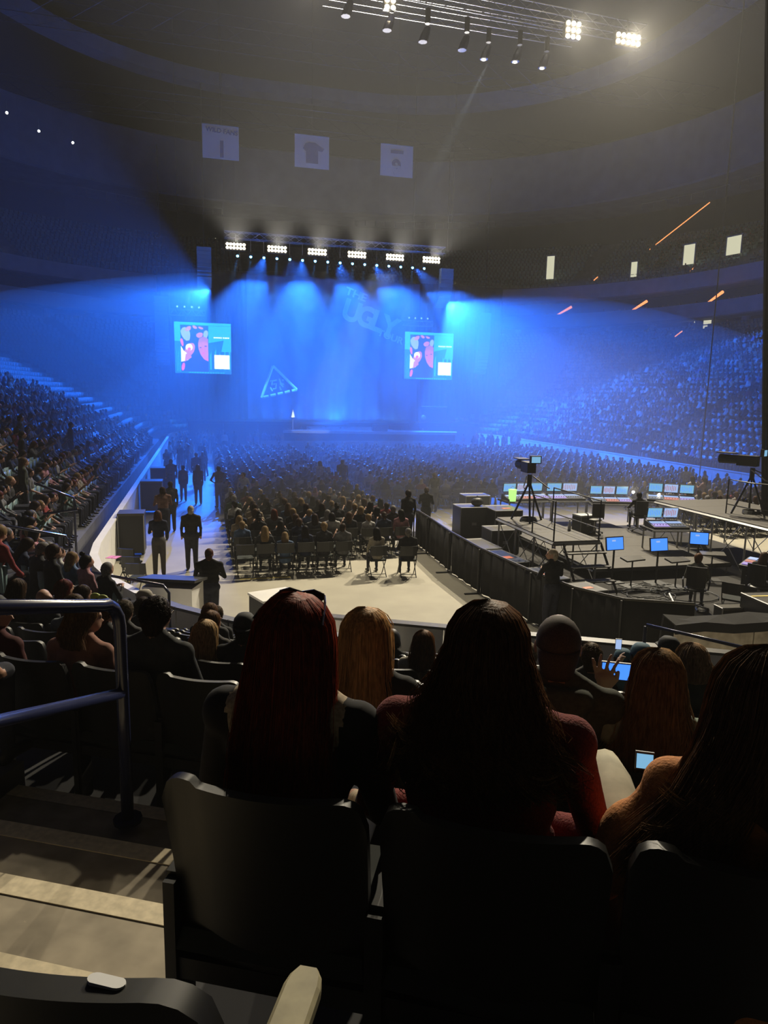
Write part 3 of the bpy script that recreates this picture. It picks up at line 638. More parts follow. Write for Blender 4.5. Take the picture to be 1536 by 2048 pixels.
def body_mesh(P, voxel=.028, mats=None, smooth=3, ratio=None, extra=()):
    me, tg = grow(prims(P) + list(extra), voxel, smooth, ratio)
    for m in (mats or BODYM): me.materials.append(m)
    me.polygons.foreach_set('material_index', tg); return me
def hair_geo(style, P, ln=.3, big=1.0, seed=0):
    g = G(); rr = random.Random(seed); n = 22
    def ring(z, cy_, rx, ry, amp):
        return [P.hd((rx * (1 + amp * math.sin(7 * t + seed) + amp * .8 * math.sin(13 * t + 2 * seed)) * math.cos(t), cy_ + ry * (1 + amp * math.sin(9 * t + seed * 2)) * math.sin(t), z)) for t in [2 * math.pi * k / n for k in range(n)]]
    if style in ('short', 'crop', 'bun', 'cap', 'pony'):
        b = {'crop': .96, 'short': 1.04}.get(style, 1.0) * big
        rs = [ring(1.195 + .098 * b * math.cos(ph), .0 + .012 * math.cos(ph), .085 * b * math.sin(ph) + .003, .100 * b * math.sin(ph) + .003, .012 if style != 'short' else .02) for ph in [math.pi * k / 9 for k in (.08, .4, 1, 2, 3, 4, 5, 6, 7)]]
        g.loft(rs); g.loft([ring(z, -.035, rx, ry, .03) for z, rx, ry in ((1.18, .078, .07), (1.13, .070, .062), (1.09, .060, .050), (1.068, .050, .040))])
        if style == 'bun': c = P.hd((0, -.04, 1.32)); g.ell(c, (.045, .045, .04), 10, 7)
        if style == 'pony': g.loft([ring(z, cy_, rx, ry, .06) for z, cy_, rx, ry in ((1.24, -.11, .02, .02), (1.2, -.14, .035, .03), (1.08, -.14, .04, .03), (.95, -.12, .03, .025), (.88, -.11, .01, .01))])
    else:
        z0 = 1.19; rs = [ring(z0 + .105 * big * math.cos(ph), .005, .092 * big * math.sin(ph) + .003, .108 * math.sin(ph) + .003, .02) for ph in [math.pi * k / 10 for k in (.08, .45, 1, 2, 3, 4)]]
        m = 9; e = z0 - ln
        for k in range(m + 1):
            t = k / m; z = z0 - ln * t; fl = {'long': 1.0 + .12 * math.sin(t * 3), 'wavy': .98 + .48 * t ** 1.3 + .03 * math.sin(t * 14), 'bob': 1.05 + .12 * t}[style]
            rs.append(ring(z, -.0 - .075 * min(1, t * 1.6), .094 * fl * big * (1 - .25 * t ** 6), .104 * (1 - .52 * min(1, t * 1.5)), .03 + .07 * t * (1.4 if style == 'wavy' else 1)))
        g.loft(rs)
    return g
# shared body and hair shapes for the crowd
POSES = [Pose(w=1.0, arms='lap'), Pose(w=1.12, lean=-.05, arms='lap', belly=.6), Pose(w=.9, lean=.08, arms='knee', bust=1), Pose(w=.92, lean=.02, yaw=.5, arms=('lap', 'chest'), sleeves=False, bust=1), Pose(w=1.05, lean=.16, nod=.25, arms='knee'), Pose(w=1.0, yaw=-.55, arms=('phone', 'lap'), sleeves=False), Pose(w=.95, lean=-.03, nod=.3, arms='phone'), Pose(w=1.08, yaw=.25, arms='chest')]
STAND = [Pose('stand', w=1.0, arms='side', step=.5), Pose('stand', w=.92, arms='front', sleeves=False, bust=1, step=-.6), Pose('stand', w=1.1, arms='pocket', belly=.4), Pose('stand', w=.95, arms=('side', 'phone'), yaw=.5), Pose('stand', w=1.02, arms='chest', yaw=-.4, step=.3)]
BM = [body_mesh(p, .026) for p in POSES]; SM = [body_mesh(p, .026) for p in STAND]
HST = [('short', .2), ('crop', .2), ('long', .33), ('long', .24), ('wavy', .34), ('bob', .14), ('bun', .2), ('pony', .2)]
HMC = {}
def hair_mesh(pi, stand, hi):
    k = (pi, stand, hi)
    if k not in HMC:
        P = (STAND if stand else POSES)[pi]; st, ln = HST[hi]; HMC[k] = hair_geo(st, P, ln, 1.0, hi + 1).mesh('hair', M_hair, True)
    return HMC[k]
SHIRTS = [((.012, .012, .014), 'black'), ((.03, .03, .035), 'charcoal'), ((.02, .03, .07), 'navy'), ((.16, .16, .17), 'grey'), ((.55, .54, .52), 'white'), ((.25, .03, .03), 'dark red'), ((.30, .24, .17), 'tan'), ((.05, .09, .06), 'dark green'), ((.45, .22, .25), 'pink'), ((.10, .16, .28), 'blue'), ((.42, .38, .30), 'cream')]
SHIRTS = [(tuple(v * .7 for v in c), n) for c, n in SHIRTS]
SW = [5, 4, 3, 3, 2, 1.2, 1, 1, .9, 1.5, 1]
HAIRC = [((.018, .012, .009), 'black'), ((.06, .032, .018), 'brown'), ((.14, .075, .035), 'light brown'), ((.42, .28, .13), 'blond'), ((.35, .33, .31), 'grey'), ((.18, .04, .015), 'auburn')]
HAIRC = [(tuple(v * .6 for v in c), n) for c, n in HAIRC]
HW = [3, 4, 2, 2.2, 1.2, .6]
HNAME = ['short', 'cropped', 'long', 'long', 'wavy', 'bobbed', 'bunned', 'ponytailed']
def pick(lst, w): return rnd.choices(lst, w)[0]
def person(x, y, z, rz, label, pi=None, stand=False, hi=None, hc=None, sc_=None, s=1.0, group=None, bald=False):
    pi = rnd.randrange(len(STAND if stand else POSES)) if pi is None else pi
    hi = rnd.choices(range(8), (4, 3, 3, 2, 2, 1.5, 1, 1))[0] if hi is None else hi
    hcn = pick(HAIRC, HW) if hc is None else HAIRC[hc]; scn = pick(SHIRTS, SW) if sc_ is None else SHIRTS[sc_]
    t = thing('person', label.format(h=HNAME[hi] + ' ' + hcn[1] + ' hair' if not bald else 'a bald head', s=scn[1]), 'person', (x, y, z), rz, group); t.scale = (s, s, s)
    link('body', (SM if stand else BM)[pi], t, color=scn[0])
    if not bald: link('hair', hair_mesh(pi, stand, hi), t, color=hcn[0])
    return t
# low detail arrays for the uncountable rest of the crowd
def lowperson(P, hi):
    L = prims(P); L = [(k, d, t) for k, d, t in L if not (k == 'c' and d[2] < .012) and t != 4]
    U = P.hd
    if hi == 2: L += [('e', (U((0, -.04, 1.1)), (.09, .06, .17)), 6)]
    L += [('e', (U((0, -.0, 1.205)), (.088, .102, .095)), 6)]
    me, tg = grow(L, .05, 2, .30)
    me.polygons.foreach_set('material_index', tg)
    V = np.empty(len(me.vertices) * 3); me.vertices.foreach_get('co', V); Fl = np.empty(len(me.loops), np.int32); me.loops.foreach_get('vertex_index', Fl); Ln = np.empty(len(me.polygons), np.int32); me.polygons.foreach_get('loop_total', Ln)
    return (V.reshape(-1, 3), Fl.astype(int), Ln.astype(int), tg.astype(int))
LOW = [lowperson(POSES[i], h) for i, h in ((0, 0), (1, 0), (2, 2), (4, 0), (5, 2), (7, 0))]
LOWST = [lowperson(STAND[0], 0), lowperson(STAND[1], 2)]
CM = [mat('crowd_cloth_%s' % n.replace(' ', '_'), c, .85, spec=.2) for c, n in SHIRTS] + [M_pants, M_skin, M_shoe] + [mat('crowd_hair_%s' % n.replace(' ', '_'), c, .45, spec=.5) for c, n in HAIRC]
NS = len(SHIRTS)
def crowd_item(x, y, z, rz, low=None, s=None):
    a = low or rnd.choice(LOW); sm = np.array([rnd.choices(range(NS), SW)[0], NS, NS + 1, NS + 2, NS, 0, NS + 3 + rnd.choices(range(6), HW)[0]])
    return (*a, x, y, z, rz, s or rnd.uniform(.9, 1.04), sm)
# ------------------------------------------------------------------ floor seating
CHX = []
def folding_chair():
    t = thing('folding_chair', 'black padded folding chair', 'chair')
    G().loft([[(x, y - .02 * math.cos(x * 5), z) for x, y in ((-.22, -.2), (-.1, -.215), (.1, -.215), (.22, -.2), (.22, -.175), (.1, -.19), (-.1, -.19), (-.22, -.175))] for z in (.58, .70, .84)]).build('backrest', M_seat, t)
    G().prism([(-.21, -.18), (.21, -.18), (.2, .2), (.15, .23), (-.15, .23), (-.2, .2)], .42, .46).build('seat', M_seatcloth, t)
    for q in (-1, 1):
        G().tube([(q * .22, -.2, .84), (q * .22, -.12, .45), (q * .22, .22, 0)], .012, 6).build('leg', M_black, t); G().tube([(q * .2, .14, .43), (q * .2, -.26, 0)], .012, 6).build('leg', M_black, t)
    G().tube([(-.2, -.2, .08), (.2, -.2, .08)], .01, 5).build('stretcher', M_steel, t)
    return t
FC = folding_chair(); fc_used = False; fcn = 0
fg = G(); fg.box((0, -.2, .7), (.44, .03, .26)); fg.box((0, .02, .44), (.42, .4, .04))
for q in (-1, 1): fg.tube([(q * .22, -.2, .84), (q * .22, .22, 0)], .014, 3); fg.tube([(q * .2, .14, .43), (q * .2, -.26, 0)], .014, 3)
FCARR = arrs(fg)
def put_chair(x, y, rz, label, group):
    global fc_used, fcn
    fcn += 1
    if not fc_used: FC.location = (x, y, 0); FC.rotation_euler = (0, 0, rz); FC['label'] = label; FC['group'] = group; fc_used = True; return FC
    return copy_tree(FC, (x, y, 0), rz, label, group)
slots = []
for r in range(36):
    y = 18.45 + .9 * r
    nsq = int(24.6 / .53)
    for c in range(nsq):
        x = 1.05 + c * .53
        if y < 20.2 and x > 3.9: continue
        if y < 27.2 and x > 6.1 and not (17.6 < x and y > 20.5): continue
        if 26.9 < y < 28.2: continue
        if 38.4 < y < 39.5: continue
        if 12.4 < x < 13.7 or (5.9 < x < 6.9 and y > 27): continue
        if y > 50: continue
        slots.append((r, c, x + rnd.uniform(-.03, .03), y + rnd.uniform(-.05, .05)))
slots.sort(key=lambda s: (s[0], s[1]))
ITEMS = []; CHI = []; nfloor = 0; EMPTY_FIRST = {0: {1, 4, 6}}
rowlist = {}
for r, c, x, y in slots: rowlist.setdefault(r, []).append((c, x, y))
for r in sorted(rowlist):
    for i, (c, x, y) in enumerate(rowlist[r]):
        occ = rnd.random() < (.9 if r > 1 else .75)
        near = r <= 8 and nfloor < 112
        if near:
            if r <= 3: put_chair(x, y, 0, 'black folding floor chair, %s row of the floor block, %s from its left' % (ORD[r], ORD[i].replace('nearest', 'first')), 'folding chairs on the arena floor')
            else: CHI.append((*FCARR, x, y, 0, 0, 1, np.array([0])))
            if occ:
                nfloor += 1
                kid = r == 0 and i in (0, 2)
                person(x, y - .02, -.12 if kid else 0, rnd.uniform(-.12, .12), 'person with {h}, {s} top, %s floor row, %s from left' % (ORD[r], ORD[i].replace('nearest', 'first')), group='seated spectators on the near floor rows', s=.95 if kid else rnd.uniform(.95, 1.04), hc=3 if kid else None)
        else:
            CHI.append((*FCARR, x, y, 0, 0, 1, np.array([0])))
            if occ: ITEMS.append(crowd_item(x, y, 0, rnd.uniform(-.15, .15)))
# two seats apart from the block, by the barrier
put_chair(4.45, 17.75, .05, 'folding floor chair of the long-haired woman sitting apart behind the floor block', 'folding chairs on the arena floor'); person(4.45, 17.75, 0, .05, 'woman with long dark hair and light top seated apart behind the floor rows', 2, hi=2, hc=0, sc_=10, group=None)
put_chair(5.25, 17.6, -.1, 'folding floor chair of the grey-haired man sitting apart beside the barrier', 'folding chairs on the arena floor'); person(5.25, 17.6, 0, -.1, 'grey-haired man in black jacket seated apart beside the barrier', 1, hi=1, hc=4, sc_=0)
# ------------------------------------------------------------------ lower bowl: seats and spectators
SEATS = []; NEARB = []; 
for k in range(30):
    off = 1.0 + ROWPITCH * k + .25; z = TZ(k)
    for (x, y, nx, ny, sgm, t) in row_slots(off):
        if not in_view(x, y, z + .8, 30): continue
        if y > 66 and -4 < x < 30 and sgm in 'bc' and k < 14: pass
        rz = math.atan2(nx, -ny)
        occ = 0
        if sgm == 'a': occ = .93
        elif sgm == 'L': occ = .92 if t < 38 else (.88 if t < 49 and k < 16 else (.8 if t < 53 and k < 9 else 0))
        elif sgm == 'R': occ = .9 if t < 58 else .5
        elif sgm == 'c': occ = .88 if t < 22 + (k - 8) * .9 else 0
        elif sgm == 'b': occ = 0
        if sgm == 'R' and t < 40 and k in (3, 4, 5) : occ *= .55
        if sgm in 'Rc' and k > 23: occ *= .12
        if rnd.random() < occ:
            NEARB.append((math.hypot(x, y), x, y, z, rz, k, sgm, t))
            if math.hypot(x, y) > 30 and k > 0: pass
        else: pass
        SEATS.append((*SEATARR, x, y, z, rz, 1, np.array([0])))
NEARB.sort(); nb = 0; cnt = {}
for d, x, y, z, rz, k, sgm, t in NEARB:
    if sgm in 'aL' and nb < 120:
        nb += 1; cnt[(sgm, k)] = cnt.get((sgm, k), 0) + 1
        person(x, y, z, rz + rnd.uniform(-.15, .25), '{h}, {s} top, %s stand, %s row up, %s from near end' % ('corner' if sgm == 'a' else 'left', 'bottom' if k == 0 else ORD[k], ORD[cnt[(sgm, k)] - 1].replace('nearest', 'first')), group='seated spectators in the left stand', s=rnd.uniform(.93, 1.03))
    else: ITEMS.append(crowd_item(x, y, z, rz + rnd.uniform(-.3, .3)))
for k in range(15):
    for (x, y, nx, ny, sgm, t) in row_slots(30.5 + .85 * k, .56, 'LbcR'):
        if in_view(x, y, 18.9 + .5 * k, 20): SEATS.append((*SEATARR, x, y, 18.7 + .5 * k, math.atan2(nx, -ny), 1, np.array([0])))
# upper decks on the right: a few lit rows of people, and the suite tier
for k in range(12):
    for (x, y, nx, ny, sgm, t) in row_slots(30.5 + k * .85, .56, 'cR'):
        if in_view(x, y, 19, 30) and sgm == 'c' and t < 30 and rnd.random() < .45: ITEMS.append(crowd_item(x, y, 18.7 + k * .5, math.atan2(nx, -ny)))
for (x, y, nx, ny, sgm, t) in row_slots(OB + 1.5, .7, 'cR'):
    if in_view(x, y, 15, 30) and sgm == 'c' and t < 34 and rnd.random() < .5: ITEMS.append(crowd_item(x, y, 14.2, math.atan2(nx, -ny)))
# people standing near the stage and the pit
for i in range(70):
    x = rnd.uniform(-1.5, 26); y = rnd.uniform(53.5, 57) if x < 6 or x > 21 else rnd.uniform(61, 63.5)
    ITEMS.append(crowd_item(x, y, 0, rnd.uniform(-.5, .5), LOWST[rnd.randrange(2)]))
for i in range(26): ITEMS.append(crowd_item(rnd.uniform(-1.9, .3), rnd.uniform(38, 56), 0, rnd.uniform(-3, 3), LOWST[rnd.randrange(2)]))
mass('seated_crowd', ITEMS, CM, 'blue lit mass of distant spectators filling the floor and the stands')
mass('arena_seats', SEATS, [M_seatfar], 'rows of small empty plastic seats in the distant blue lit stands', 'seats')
mass('floor_chairs', CHI, [M_seat], 'dark folding chairs beneath the distant floor crowd', 'chairs')
print('crowd items', len(ITEMS), 'seats', len(SEATS), 'floor', nfloor, 'left', nb, 'fc', fcn)
# aisle steps in the bowl, pale noses running up the stands
g = G(); g2 = G()
def aisle(c, ang=None, x=None, y=None, n=(1, 0)):
    for k in range(30):
        for h in (0, .5):
            off = 1.0 + ROWPITCH * (k + h); z = TZ(k) - .38 * (.5 if h == 0 else 0)
            if c: p = (c[0] + (CRD + off) * math.cos(ang), c[1] + (CRD + off) * math.sin(ang))
            else: p = (x + n[0] * off, y)
            if in_view(p[0], p[1], z): g.box((p[0] - n[0] * .0, p[1], z - .06 + .0), (.10, 1.05, .34 if h == 0 else .1), math.atan2(n[1], n[0]))
for cc, t0, sgn in (((XL + CRD, YF - CRD), 180, -1), ((XR - CRD, YF - CRD), 90, -1)):
    a = 7.45
    while a / 22.5 < math.pi / 2:
        th = R(t0) - a / 22.5; aisle(cc, th, n=(math.cos(th), math.sin(th))); a += 11.8
struct(g.build('floor_corner_aisle_steps', M_board)); g = G()
for y in np.arange(9.35, 62, 10.75):
    if y > 17: aisle(None, x=XL, y=y, n=(-1, 0)); aisle(None, x=XR, y=y, n=(1, 0))
o = g.build('floor_aisle_steps', M_ring); struct(o)
# ------------------------------------------------------------------ our block: stepped rows
g = G()
for k in range(-2, 11):
    z = ROWF(k); v = ROWV(k) - .18
    for u0, u1 in ((-9, 7),):
        ul = -2.9 if k < 3 else -9
        P4 = [sw(-.98 if k < 3 else ul, v), sw(u1, v), sw(u1, v + .95), sw(-.98 if k < 3 else ul, v + .95)]
        g.prism([(p[0], p[1]) for p in P4], max(0.0, z - .8), z)
        if k < 3:
            P4 = [sw(-8, v), sw(-2.75, v), sw(-2.75, v + .95), sw(-8, v + .95)]; g.prism([(p[0], p[1]) for p in P4], z - .8, z)
struct(g.build('floor_block_terrace', M_terr))
steps = thing('aisle_stairs', 'concrete aisle stairs with pale nosing strips descending at lower left', 'stairs', sw(-1.85, 1.7, 2.9), -SA)
for j in range(-5, 4):
    vn = 1.69 + .475 * j; z = 2.97 - .135 * j
    st = G().bb((-.95, vn - 1.7 - .475, z - 2.9 - .5), (.90, vn - 1.7, z - 2.9)).build('step', M_concrete, steps)
    G().bb((-.95, vn - 1.7 - .095, z - 2.9), (.90, vn - 1.7 + .004, z - 2.9 + .004)).build('nosing_strip', M_strip, st)
hr = thing('handrail', 'dark blue looped handrail in the aisle at left', 'railing', sw(-1.93, 2.9, 2.62), -SA)
sl = .284; top = 1.12; low = .68
pts = [(0, -2.2, top + 2.2 * sl)] + [(0, -.14, top + .14 * sl)] + [(0, -.14 + .14 * math.sin(a), top - .14 + .14 * sl + .14 * math.cos(a)) for a in (.35, .8, 1.2, math.pi / 2)] + [(0, 0, .6), (0, 0, 0)]
G().tube(pts, .03, 12).build('top_rail', M_rail, hr, True)
G().tube([(0, 0, low), (0, -2.2, low + 2.2 * sl)], .026, 12).build('lower_rail', M_rail, hr, True)
G().tube([(0, -2.1, top + 2.1 * sl), (0, -2.1, .3)], .028, 10).build('post', M_rail, hr, True); G().tube([(0, 0, 0), (0, 0, .02)], .07, 12).build('foot_plate', M_rail, hr)
# ------------------------------------------------------------------ seats of our block
def arena_chair():
    t = thing('arena_chair', 'black plastic arena chair', 'chair')
    nx, nz = 30, 8
    def P(i, j, f):
        s = -1 + 2 * i / nx; q = j / nz; x = .247 * s * (1 - .06 * (1 - q) ** 2)
        # rounded upper corners with slightly raised left shoulder
        zt = .905 - .07 * (1 - math.sqrt(max(0, 1 - max(0, (abs(s) - .74) / .26) ** 2))) + (.012 if s < -.6 else 0) - .012 * (1 - s * s)
        z = .33 + (zt - .33) * q
        return (x, -.035 * (1 - s * s) - .06 * q * q + (.028 if f else 0) + .02 * (1 - q), z)
    A = [[P(i, j, 0) for i in range(nx + 1)] for j in range(nz + 1)]; B = [[P(i, j, 1) for i in range(nx + 1)] for j in range(nz + 1)]
    g = G(); V = [p for r in A for p in r] + [p for r in B for p in r]; n = (nx + 1); N = n * (nz + 1); F = []
    for j in range(nz):
        for i in range(nx): a = j * n + i; F.append((a, a + 1, a + 1 + n, a + n)); F.append((a + N, a + n + N, a + 1 + n + N, a + 1 + N))
    for i in range(nx): F.append((i, i + N, i + 1 + N, i + 1)); a = nz * n + i; F.append((a, a + 1, a + 1 + N, a + N))
    for j in range(nz): a = j * n; F.append((a, a + n, a + n + N, a + N)); a = j * n + nx; F.append((a, a + N, a + n + N, a + n))
    g.add(V, F); b = g.build('backrest', M_seat, t, 45)
    G().loft([[(q * .24, -.03 + .28 * 0 + y, z) for q, y, z in ((-1, 0, .42), (1, 0, .42), (1, .44, .44), (-1, .44, .44))], [(q * .23, -.03 + y, z) for q, y, z in ((-1, .02, .47), (1, .02, .47), (1, .42, .49), (-1, .42, .49))]]).build('seat', M_seatcloth, t)
    for q in (-1, 1):
        G().loft([[(q * .255 + a, -.0, z) for a, z in ((-.02, .58), (.02, .58), (.02, .61), (-.02, .61))], [(q * .255 + a, .30, z) for a, z in ((-.02, .60), (.02, .60), (.02, .63), (-.02, .63))]]).build('armrest', M_seat, t)
        G().box((q * .255, .02, .30), (.03, .10, .6)).build('leg', M_black, t)
    G().box((0, .0, .36), (.5, .04, .06)).build('cross_beam', M_black, t)
    return t
AC = arena_chair(); ac = [0]
def put_seat(u, k, label, rot=0, dz=0):
    loc = sw(u, ROWV(k), ROWF(k) + dz - (.05 if k > 1 else 0))
    if ac[0] == 0: AC.location = loc; AC.rotation_euler = (0, 0, -SA + rot); AC['label'] = label; ac[0] = 1; AC['group'] = 'black arena chairs of our block'; return AC
    return copy_tree(AC, loc, -SA + rot, label, 'black arena chairs of our block')
c0 = put_seat(-.50, 0, 'dark chair back with an oval number plate at the lower left corner'); c0.location = sw(-.50, .56, 3.33)
tp = thing('seat_armrest', 'lone olive lit armrest end at the bottom edge, left of centre', 'armrest', sw(-.226, .475, 3.5), -SA + .03)
G().loft([[(c * .022 * w_, q, .60 + d) for c, d in ((-1, -.012), (1, -.012), (1, .0), (.8, .004), (-.8, .004), (-1, 0))] for q, w_ in ((-.35, 1), (.10, 1), (.19, .98), (.205, .85), (.215, .55))]).build('pad', M_pad, tp); G().box((0, -.1, .29), (.03, .08, .58)).build('support', M_black, tp)
for k in range(0, 10):
    j = 0; u = -.06 + (0, 0, -.06, -.10, .05, 0, .08, -.05, 0, .05)[k] + .525 * -20; n = 0; names = []
    while u < 5.0:
        ok = u > (-.75 if k in (1, 2) else (-.3 if k == 0 else -7.2 + .2 * k))
        x, y, z = sw(u, ROWV(k), ROWF(k) + .8)
        if k == 0 and u > -.2: ok = False
        if ok and in_view(x, y, z, 60 if k else 500): 
            n += 1
            put_seat(u, k, 'black arena chair, %s row ahead of the camera, %s from its left end' % (ORD[k], ORD[n - 1].replace('nearest', 'first')), rot=rnd.uniform(-.02, .02))
        u += .525
G().loft([[(.030 * (1 if math.cos(a) > 0 else -1) * .5 + .012 * math.cos(a), .009 * math.sin(a), z) for a in [q * math.pi / 8 + .01 for q in range(16)]] for z in (.890, .900)]).build('number_plate', M_white, c0, loc=(.14, -.062, .0)).scale = (.7, .7, 1)
for ch in list(c0.children):
    if ch.name.split('.')[0] in ('armrest', 'seat'): bpy.data.objects.remove(ch)
G().loft([[(q * .225 * w_, y + .03, z) for q, y in ((-1, 0), (1, 0), (1, .05), (-1, .05))] for z, w_ in ((.36, 1), (.50, 1), (.53, .9))]).build('seat', M_seatcloth, c0)
# front wall of our block and the rail on it
fw = thing('block_front_wall', 'low wall with a dark cap in front of our block', 'wall', sw(0, 10.55, 0), -SA)
for i in range(8):
    G().bb((-3.4 + i * 1.02, 0, .0), (-3.4 + i * 1.02 + 1.0, .12, 1.16)).build('panel', M_board, fw)
G().bb((-3.4, -.03, 1.16), (4.8, .15, 1.2)).build('cap_rail', M_casetop, fw)
cw = thing('camera_position_wall', 'tan wall with black cloth on its top at the right', 'wall', (6.6, 9.2, 0), -.10)
for i in range(4): G().bb((.6 + i * 1.3, 0, 0), (.6 + i * 1.3 + 1.28, .15, 1.28)).build('panel', M_concrete, cw)
g = G(); g.loft([[(.5 + .5 * i, y, z + .03 * math.sin(i * 2.1 + y * 5)) for y, z in ((-.05, 1.16), (-.04, 1.31), (.35, 1.33), (.4, .9), (.36, .9), (.30, 1.30), (.0, 1.29), (-.02, 1.16))] for i in range(12)]); g.build('black_cloth', M_drape, cw)
def rail(name, label, pts, r=.024, m=M_rail, posts=()):
    o = Vector(pts[0]); o.z = 0; t = thing(name, label, 'railing', o); G().tube([Vector(p) - o for p in pts], r, 8).build('top_rail', m, t, True)
    for p in posts: G().tube([Vector(p) - o, Vector((p[0], p[1], 0 if len(p) < 4 else p[3])) - o], r * .9, 8).build('post', m, t)
    return t
a = sw(1.55, 10.2, 1.62); b = sw(2.75, 9.6, 1.60); rail('guard_rail', 'dark guard rail in front of the tan wall at right', [sw(1.53, 10.2, 1.1), a, b, sw(2.85, 9.55, 1.5), sw(2.87, 9.5, 1.2)], posts=[sw(1.53, 10.2, 1.6), sw(2.87, 9.5, 1.3)])
a = sw(-7.7, 10.1, 1.78); b = sw(-5.9, 10.1, 1.62); rail('guard_rail', 'shiny dark guard rail above the heads at left, behind the big blue rail', [a, b, sw(-5.8, 10.1, 1.5), sw(-5.8, 10.1, 1.1)], posts=[sw(-5.8, 10.1, 1.5), sw(-7.6, 10.1, 1.75)])
rail('guard_rail', 'shiny rail beside the steps in the near left corner', [(-3.6, 12.6, 2.6), (-2.3, 13.1, 2.2), (-2.2, 13.1, 2.0), (-3.3, 12.6, 1.95)], posts=[(-2.25, 13.1, 2.15)])
rail('guard_rail', 'thin shiny rail in the left corner seats, lower one', [(-3.1, 14.9, 2.9), (-2.5, 15.3, 2.55), (-2.45, 15.3, 2.3), (-3.0, 14.9, 2.3)], posts=[(-2.5, 15.3, 2.5)])
# white gate piers in the near-left corner
for x, y, w_, rz, lb in ((-.55, 13.5, .95, -.35, 'white gate box with a dark sloping lid near the left floor aisle'), ):
    t = thing('gate_box', lb, 'gate', (x, y, 0), rz); G().bb((-w_ / 2, -.3, 0), (w_ / 2, .3, 1.15)).build('body', M_board, t); G().box((0, 0, 1.25), (w_ + .15, .7, .05), tilt=-.15).build('lid', M_black, t)
t = thing('pink_notice', 'pair of pink paper notices taped on the white rink wall', 'notice', (-1.98, 15.9, 1.16), -.4)
for q in (0, 1): G().bb((q * .13, -.1, 0), (q * .13 + .11, .14, .01)).build('sheet', M_pink, t)
t = thing('floor_equipment_box', 'pale topped low box on the ledge behind the red-haired woman', 'box', (1.2, 12.0, 0), .35); G().bb((-.35, -.3, 0), (.35, .3, 1.25)).build('body', M_black, t); G().bb((-.37, -.32, 1.25), (.37, .32, 1.29)).build('lid', M_board, t)
for x, y, lb, wd_ in ((-1.95, 21.2, 'tall black road case by the rink wall beside the aisle, nearest one', .7), (-1.85, 28.6, 'tall black road case by the rink wall, middle one', .8), (-1.8, 33.4, 'tall black road case by the rink wall, farthest one', .75)):
    t = thing('road_case', lb, 'road case', (x, y, 0)); G().bb((-wd_ / 2, -.3, .12), (wd_ / 2, .4, 1.2)).build('body', M_case, t); G().bb((-wd_ / 2 - .01, -.31, 1.2), (wd_ / 2 + .01, .41, 1.27)).build('lid', M_casetop, t)
    for qx in (-1, 1):
        G().box((qx * wd_ / 2, -.3, .66), (.03, .03, 1.1)).build('edge_trim', M_alu, t); G().ell((qx * wd_ * .4, 0, .06), (.05, .05, .06), 8, 6).build('caster', M_shoe, t)
for i, (x, y, rz) in enumerate(((-1.75, 18.4, -.5), (-1.6, 17.5, -.3), (-1.45, 16.8, -.2))):
    put_chair(x, y, rz, 'empty folding chair by the left rink wall, %s of three' % ORD[i], 'folding chairs on the arena floor')
for x0, x1, y in ((-2.1, .3, 18.1), (.9, 2.2, 17.9)):
    tag(G().bb((x0, y, .001), (x1, y + .12, .006)).build('floor_tape', M_yellow), 'yellow tape line on the floor %s the standing people' % ('under' if x0 < 0 else 'right of'), 'tape')
# ------------------------------------------------------------------ mix position: barrier, platforms, consoles
fm = thing('floor_matting', 'black floor matting under the whole mixing area', 'mat', (11.8, 17.2, 0))
for i in range(5):
    for j in range(6): G().bb((-5 + i * 2.05, -6.4 + j * 2.1, .002), (-5 + i * 2.05 + 2.04, -6.4 + j * 2.1 + 2.09, .012)).build('sheet', M_mat, fm)
bt = thing('drape_barrier', 'long black draped barrier round the mixing position', 'barrier', (6.5, 16, 0))
path = [(6.66, 21.5), (6.62, 20.0), (6.5, 17.7), (6.52, 15.6), (6.75, 13.3), (7.0, 12.0), (7.5, 11.1), (8.6, 10.6)]
for i in range(len(path) - 1):
    a, b = path[i], path[i + 1]; L = math.dist(a, b); g = G(); n = 12; V = []
    for z in (.03, 1.1):
        for q in range(n + 1):
            w_ = .03 * math.sin(q * 2.3 + i); V.append((a[0] + (b[0] - a[0]) * q / n - 6.5 + w_, a[1] + (b[1] - a[1]) * q / n - 16, z))
    g.add(V, [(q, q + 1, n + 2 + q, n + 1 + q) for q in range(n)]); o = g.build('drape_panel', M_drape, bt, True); md = o.modifiers.new('t', 'SOLIDIFY'); md.thickness = .03
    G().tube([(a[0] - 6.5, a[1] - 16, 1.12), (b[0] - 6.5, b[1] - 16, 1.12)], .025, 6).build('top_bar', M_casetop, bt); G().tube([(a[0] - 6.5 - .06, a[1] - 16, 0), (a[0] - 6.5 - .06, a[1] - 16, 1.1)], .022, 6).build('post', M_black, bt); G().box((a[0] - 6.65, a[1] - 16, .015), (.5, .06, .03)).build('foot', M_black, bt)
